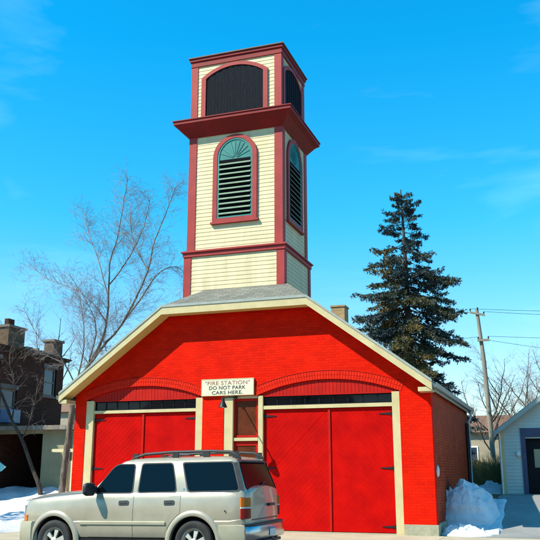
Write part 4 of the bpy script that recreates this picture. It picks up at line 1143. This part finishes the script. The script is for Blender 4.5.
auto_tree('bare_tree', -19.9, 20.6, 8.2, 'bare tree whose twigs reach in from the left edge', 31, per=3.2, depth=3, kids=3, twl=1.5)
auto_tree('bare_tree', -20.6, 18.2, 8.5, 'bare tree standing outside the left edge, over the snow', 77, per=4, depth=3, kids=4, r=.2, nl=14)
auto_tree('bare_tree', -27.0, 38.0, 9.2, 'bare tree rising behind the brick house roof', 41, r=.22, per=2.5, depth=3, kids=3)
auto_tree('bare_tree', -20.5, 36.0, 7.8, 'thin bare tree behind the right chimney of the brick house', 43, per=2.5, depth=3, kids=3)
grp = 'bare trees beyond the garage'
auto_tree('bare_tree', -3.4, 48, 7.6, 'bare tree just right of the spruce, behind the pole', 51, group=grp, per=6, depth=3, kids=5, r=.13, spread=.4)
auto_tree('bare_tree', -1.9, 52, 7.6, 'bare grey tree beyond the garage, right of the utility pole', 53, group=grp, per=6, depth=3, kids=5, r=.13)
auto_tree('bare_tree', -.4, 47, 6.8, 'reddish bare tree above the garage eave', 57, group=grp, twigm='twig', per=6.5, depth=3, kids=5, r=.12)
auto_tree('bare_tree', 1.2, 50, 7.6, 'bare tree beyond the garage at the right edge', 59, group=grp, per=6, depth=3, kids=5, r=.13)
auto_tree('bare_tree', 3.5, 55, 8.5, 'bare tree hidden behind the garage roof', 61, group=grp)
auto_tree('bare_tree', -2.6, 62, 7.4, 'faint small bare tree farthest behind the pole', 63, group=grp, per=2.4)
auto_tree('bare_tree', -11.0, 55, 9.0, 'bare tree behind the station roof', 65, group=grp)

auto_tree('bare_tree', -17, -11, 13, 'bare tree across the street, left one of a pair', 91, r=.28, nl=12, per=2, group='bare trees across the street')
auto_tree('bare_tree', -5, -13, 12, 'bare tree across the street, right one of a pair', 93, r=.28, nl=12, per=2, group='bare trees across the street')
def spruce(x0, y0, h):
    random.seed(21); T = thing('spruce_tree', (x0, y0, gz(x0, y0)), 'tall ragged blue green spruce behind the station roof', 'tree')
    tr = MB(); zb = gz(x0, y0) - .1; top = 14.6
    def axis(z): t = (z - zb) / (top - zb); return Vector((x0 + (.22 + .15 * sin(t * 4)) * t, y0, z))
    tr.tube([axis(zb + (top - .04 - zb) * i / 14) for i in range(15)], [.26 * (1 - i / 14.5) + .015 for i in range(15)], 10)
    tr.build('trunk', 'bark_d', T, smooth=60)
    env = [(2.0, 3.6), (4.0, 3.4), (5.2, 3.0), (6.5, 2.55), (8.0, 2.45), (9.2, 2.5), (10.2, 2.1), (11.0, 1.7), (12.0, 1.35), (12.6, 1.2), (13.2, .75), (13.8, .7), (14.3, .4), (14.6, .12)]
    def L_(z):
        for (a, va), (b, vb) in zip(env, env[1:]):
            if z <= b: return va + (vb - va) * (z - a) / (b - a)
        return .1
    br = MB(); V = []; Fc = []; tint = []
    def leafcluster(p, d, size, tn):
        for q in range(5):
            dd = (d + rnd_unit() * .95).normalized(); w = dd.cross(rnd_unit()).normalized() * size * .15; tip = p + dd * size * random.uniform(.7, 1.3)
            k = len(V); V.extend([p - w * .5, p.lerp(tip, .5) - w, tip, p.lerp(tip, .5) + w]); Fc.append((k, k + 1, k + 2, k + 3)); tint.append(min(1, max(0, tn + random.uniform(-.18, .18))))
    z = 2.0
    while z < 14.5:
        nb = random.randint(9, 11) if z < 10.8 else random.randint(6, 8)
        a0 = random.uniform(0, 2 * pi)
        for k in range(nb):
            a = a0 + 2 * pi * k / nb + random.uniform(-.35, .35); zz = z + random.uniform(-.25, .25)
            ln = L_(zz) * (random.uniform(.72, 1.2) if random.random() < .66 else random.uniform(.3, .62))
            # ragged outline: sector noise
            ln *= 1 + .28 * noise.noise(Vector((cos(a) * 1.4, sin(a) * 1.4, zz * .9)))
            if 11.2 < zz < 12.6 and random.random() < .3: continue
            if ln < .12: ln = .12
            slope = .30 - .55 * min(1, (14.6 - zz) / 9); d = Vector((cos(a), sin(a), slope)); p = axis(zz); pts = [p]; n = 7
            for i in range(n):
                f = i / n; d2 = Vector((cos(a), sin(a), slope - .12 - .30 * sin(f * pi) + .30 * f * f)) + rnd_unit() * .30; pts.append(pts[-1] + d2.normalized() * ln / n)
            br.tube(pts, [max(.006, .045 * (ln / 3) * (1 - i / (n + .5))) for i in range(n + 1)], 4, cap=False)
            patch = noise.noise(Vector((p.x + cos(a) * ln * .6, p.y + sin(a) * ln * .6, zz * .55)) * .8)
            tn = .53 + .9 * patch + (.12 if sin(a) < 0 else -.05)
            cnt = int(9 + ln * 19)
            for c in range(cnt):
                f = random.uniform(.18, 1.0) ** .75 * n; i = min(int(f), n - 1); q = pts[i].lerp(pts[i + 1], f - i); dd = (pts[i + 1] - pts[i]).normalized()
                side = dd.cross(Vector((0, 0, 1))).normalized() * random.choice((-1, 1)); sl = ln * .24 * (1.25 - f / n) + .10
                nd = (dd * .7 + side * random.uniform(.2, 1) + Vector((0, 0, random.uniform(-.5, .1)))).normalized()
                m_ = max(2, int(sl / .10))
                for s in range(m_):
                    leafcluster(q + nd * sl * (s + random.random()) / m_, (nd + Vector((0, 0, -.25))).normalized(), random.uniform(.075, .15), tn)
        z += random.uniform(.26, .42) if z < 10.5 else random.uniform(.24, .40)
    br.build('limbs', 'bark_d', T, fixn=False)
    me = bpy.data.meshes.new('crown'); o0 = Vector(ORG[T.name]); me.from_pydata([tuple(v - o0) for v in V], [], Fc)
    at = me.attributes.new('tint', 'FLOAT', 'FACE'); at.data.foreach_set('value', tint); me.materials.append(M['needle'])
    c = bpy.data.objects.new('crown', me); COL.objects.link(c); c.parent = T
    print('spruce faces', len(Fc))
spruce(-6.16, 36.0, 14)

def bush(name, x, y, rx, rz, label, seed, mats='shrub', n=260, h=None):
    random.seed(seed); z0 = gz(x, y); mb = MB()
    for k in range(n):
        a = random.uniform(0, 2 * pi); e = random.uniform(.25, 1.5); ln = rz * random.uniform(.6, 1.05)
        d = Vector((cos(a) * cos(e) * rx / rz * 1.1, sin(a) * cos(e) * rx / rz, sin(e)))
        twig(mb, (x + random.uniform(-.3, .3) * rx, y + random.uniform(-.3, .3) * rx, z0), d, ln, .010, -.02, 4, 3, 5, 1, .4)
    o = mb.build(name, mats, None, org=(x, y, z0), fixn=False); return tag(o, label, 'shrub')
bush('shrub', -2.75, 33.2, .75, 1.25, 'rounded brown leafless shrub left of the garage', 71)
bush('shrub', -2.2, 32.6, .35, 1.4, 'narrow brown shrub against the garage corner', 72, 'shrub_g', 160)
bush('shrub', -3.3, 34.0, .5, 1.3, 'low brown shrub close to the station rear corner', 73, 'shrub_g', 160)

# ------------------------------------------------------------------ background houses, fence
def small_house(x0, x1, y0, y1, wallh, label, wall='far_cream', ridge=1.6, z0=.9, group=None, win=True):
    Hh = thing('house', ((x0 + x1) / 2, (y0 + y1) / 2, z0), label, 'house', group)
    MB().box(x0, x1, y0, y1, z0 - .3, z0 + wallh).build('wall', wall, Hh)
    cy = (y0 + y1) / 2; o_ = .3; zt = z0 + wallh + .003
    MB().add([(x0 - o_, y0 - o_, zt), (x1 + o_, y0 - o_, zt), (x1 + o_, y1 + o_, zt), (x0 - o_, y1 + o_, zt), (x0 - o_, cy, zt + ridge), (x1 + o_, cy, zt + ridge)],
             [(0, 1, 5, 4), (2, 3, 4, 5), (0, 4, 3), (1, 2, 5), (0, 3, 2, 1)]).build('roof', 'roof_brown', Hh)
    if win:
        k = int((x1 - x0) / 2.2)
        for i in range(k):
            xx = x0 + (x1 - x0) * (i + .5) / k; f = MB(); f.box(xx - .45, xx + .45, y0 - .05, y0 - .003, z0 + 1.0, z0 + 2.1); wn = f.build('window', 'paint_white', Hh)
            MB().box(xx - .37, xx + .37, y0 - .06, y0 - .051, z0 + 1.08, z0 + 2.02).build('pane', 'glass_h', wn)
small_house(-6.2, 1.2, 50.5, 57, 2.9, 'cream house with brown roof beyond the fence, between spruce and garage', ridge=1.2, z0=1.0)
small_house(5, 15, 44, 52, 3.2, 'cream house hidden behind the garage', z0=.9, ridge=1.8)
small_house(-46, -34, 52, 60, 5, 'distant house behind the trees at the left', z0=.9, ridge=2)
small_house(-34, -16, -26, -17, 5.2, 'cream two storey house across the street, behind the viewer', z0=-.05, ridge=2.6)
small_house(-9, 6, -27, -18, 4.2, 'cream house across the street directly behind the viewer', z0=-.05, ridge=2.6)
FC = thing('board_fence', (-3, 38, .9), 'low grey board fence behind the brown shrub', 'fence')
m = MB(); x = -9.0
random.seed(8)
while x < 6: m.box(x, x + .13, 38, 38.025, .9, 1.95 + random.uniform(-.02, .02)); x += .145
m.build('boards', 'wood_grey', FC)
MB().box(-9, 6, 37.94, 37.998, 1.7, 1.78).build('rail', 'wood_grey', FC)

# ------------------------------------------------------------------ utility pole and wires
PO = thing('utility_pole', (-3.0, 42, .9), 'slightly leaning grey wooden utility pole right of the spruce', 'utility pole')
MB().tube([(-3.02, 42, .7), (-3.1, 42, 4), (-3.2, 42, 7), (-3.40, 42, 9.75)], [.13, .12, .105, .085], 10).build('pole', 'wood_grey', PO, smooth=50)
MB().prism([(-3.75, 9.55), (-3.0, 9.35), (-3.0, 9.45), (-3.75, 9.65)], lambda a, b: (a, 41.85, b), lambda a, b: (a, 41.95, b)).build('cross_arm', 'wood_grey', PO)
MB().box(-3.45, -2.85, 41.78, 41.88, 8.05, 8.16).build('lower_arm', 'wood_grey', PO)
for xx, zz in ((-3.72, 9.66), (-3.35, 9.72), (-3.05, 9.47), (-3.4, 8.17), (-2.9, 8.17)):
    MB().lathe([(.012, 0), (.045, .02), (.03, .05), (.045, .08), (.012, .12)], 10, 'z', (xx, 41.9 if zz > 9 else 41.83, zz)).build('insulator', 'iron', PO, smooth=50)
def wire(p, q, sag, label):
    pts = []
    for i in range(25):
        t = i / 24; v = Vector(p).lerp(Vector(q), t); v.z -= sag * 4 * t * (1 - t); pts.append(tuple(v))
    o = MB().tube(pts, .011, 4).build('power_line', 'iron', None, org=p); tag(o, label, 'cable')
wire((-3.72, 41.9, 9.78), (22, 47, 9.9), .5, 'upper power line running right from the pole top')
wire((-3.05, 41.9, 9.59), (22, 47.3, 9.3), .5, 'second power line just under the topmost one')
wire((-2.9, 41.83, 8.29), (22, 46, 7.6), .25, 'dark lower power line running right from the lower arm')
wire((-3.4, 41.83, 8.29), (-30, 40, 7.8), .5, 'lower power line running left behind the spruce')
wire((-3.4, 41.83, 8.20), (22, 44, 5.6), .7, 'lowest cable crossing in front of the bare trees')

# ------------------------------------------------------------------ camera
cam = bpy.data.cameras.new('camera'); co = bpy.data.objects.new('camera', cam); COL.objects.link(co); S.camera = co
cam.sensor_width = 36; cam.sensor_fit = 'HORIZONTAL'; cam.lens = 36 * 804 / 540; cam.clip_end = 5000; cam.clip_start = .1
yaw = radians(19.3); pitch = math.atan(202 / 804)
Hh = Vector((-sin(yaw), cos(yaw), 0)); Rr = Vector((cos(yaw), sin(yaw), 0)); Z = Vector((0, 0, 1))
Fd = Hh * cos(pitch) + Z * sin(pitch); Up = -Hh * sin(pitch) + Z * cos(pitch)
mt = Matrix((Rr, Up, -Fd)).transposed().to_4x4(); mt.translation = Vector((0, 0, 1.6)); co.matrix_world = mt

# ------------------------------------------------------------------ light
to_sun = Vector((-.49, -.50, .75)).normalized()
sun = bpy.data.lights.new('sun', 'SUN'); so = bpy.data.objects.new('sun', sun); COL.objects.link(so)
sun.energy = 5.0; sun.angle = radians(.5); sun.color = (1, .93, .76)
so.rotation_euler = to_sun.to_track_quat('Z', 'Y').to_euler()
W = bpy.data.worlds.new('World'); S.world = W; W.use_nodes = True; nt = W.node_tree
bg = nt.nodes['Background']; sky = nt.nodes.new('ShaderNodeTexSky'); sky.sky_type = 'NISHITA'; sky.sun_disc = False
sky.sun_elevation = math.asin(to_sun.z); sky.sun_rotation = atan2(to_sun.x, to_sun.y) % (2 * pi)
sky.air_density = 1.2; sky.dust_density = .3; sky.ozone_density = 2.0
hs = nt.nodes.new('ShaderNodeHueSaturation'); hs.inputs['Saturation'].default_value = 1.25; hs.inputs['Hue'].default_value = .49
L(nt, sky.outputs[0], hs.inputs['Color'])
tc = nt.nodes.new('ShaderNodeTexCoord'); mp = nt.nodes.new('ShaderNodeMapping'); mp.inputs['Scale'].default_value = (1.2, 1.2, 4.5); mp.inputs['Rotation'].default_value = (0, .25, 0)
L(nt, tc.outputs['Generated'], mp.inputs[0]); nz = N(nt, 'ShaderNodeTexNoise', Scale=2.2, Detail=7, Roughness=.55, Distortion=.4); L(nt, mp.outputs[0], nz.inputs['Vector'])
cl = ramp(nt, nz.outputs[0], [(.52, (0, 0, 0)), (.85, (.22, .22, .22))])
sx = nt.nodes.new('ShaderNodeSeparateXYZ'); tg = nt.nodes.new('ShaderNodeTexCoord'); L(nt, tg.outputs['Generated'], sx.inputs[0])
tnt = ramp(nt, sx.outputs[2], [(.0, (.80, .82, .92)), (.16, (.62, .84, .98)), (.30, (.20, .95, 1.08)), (.5, (.03, 1.0, 1.2))])
tint = mixc(nt, 1.0, hs.outputs[0], tnt, 'MULTIPLY')
mx = mixc(nt, cl, tint, (4.0, 7.0, 8.5)); L(nt, mx, bg.inputs[0]); bg.inputs[1].default_value = .15
S.view_settings.view_transform = 'Standard'; S.view_settings.look = 'None'; S.view_settings.gamma = 1; S.view_settings.use_curve_mapping = False
S.view_settings.exposure = .62
S.cycles.max_bounces = 6
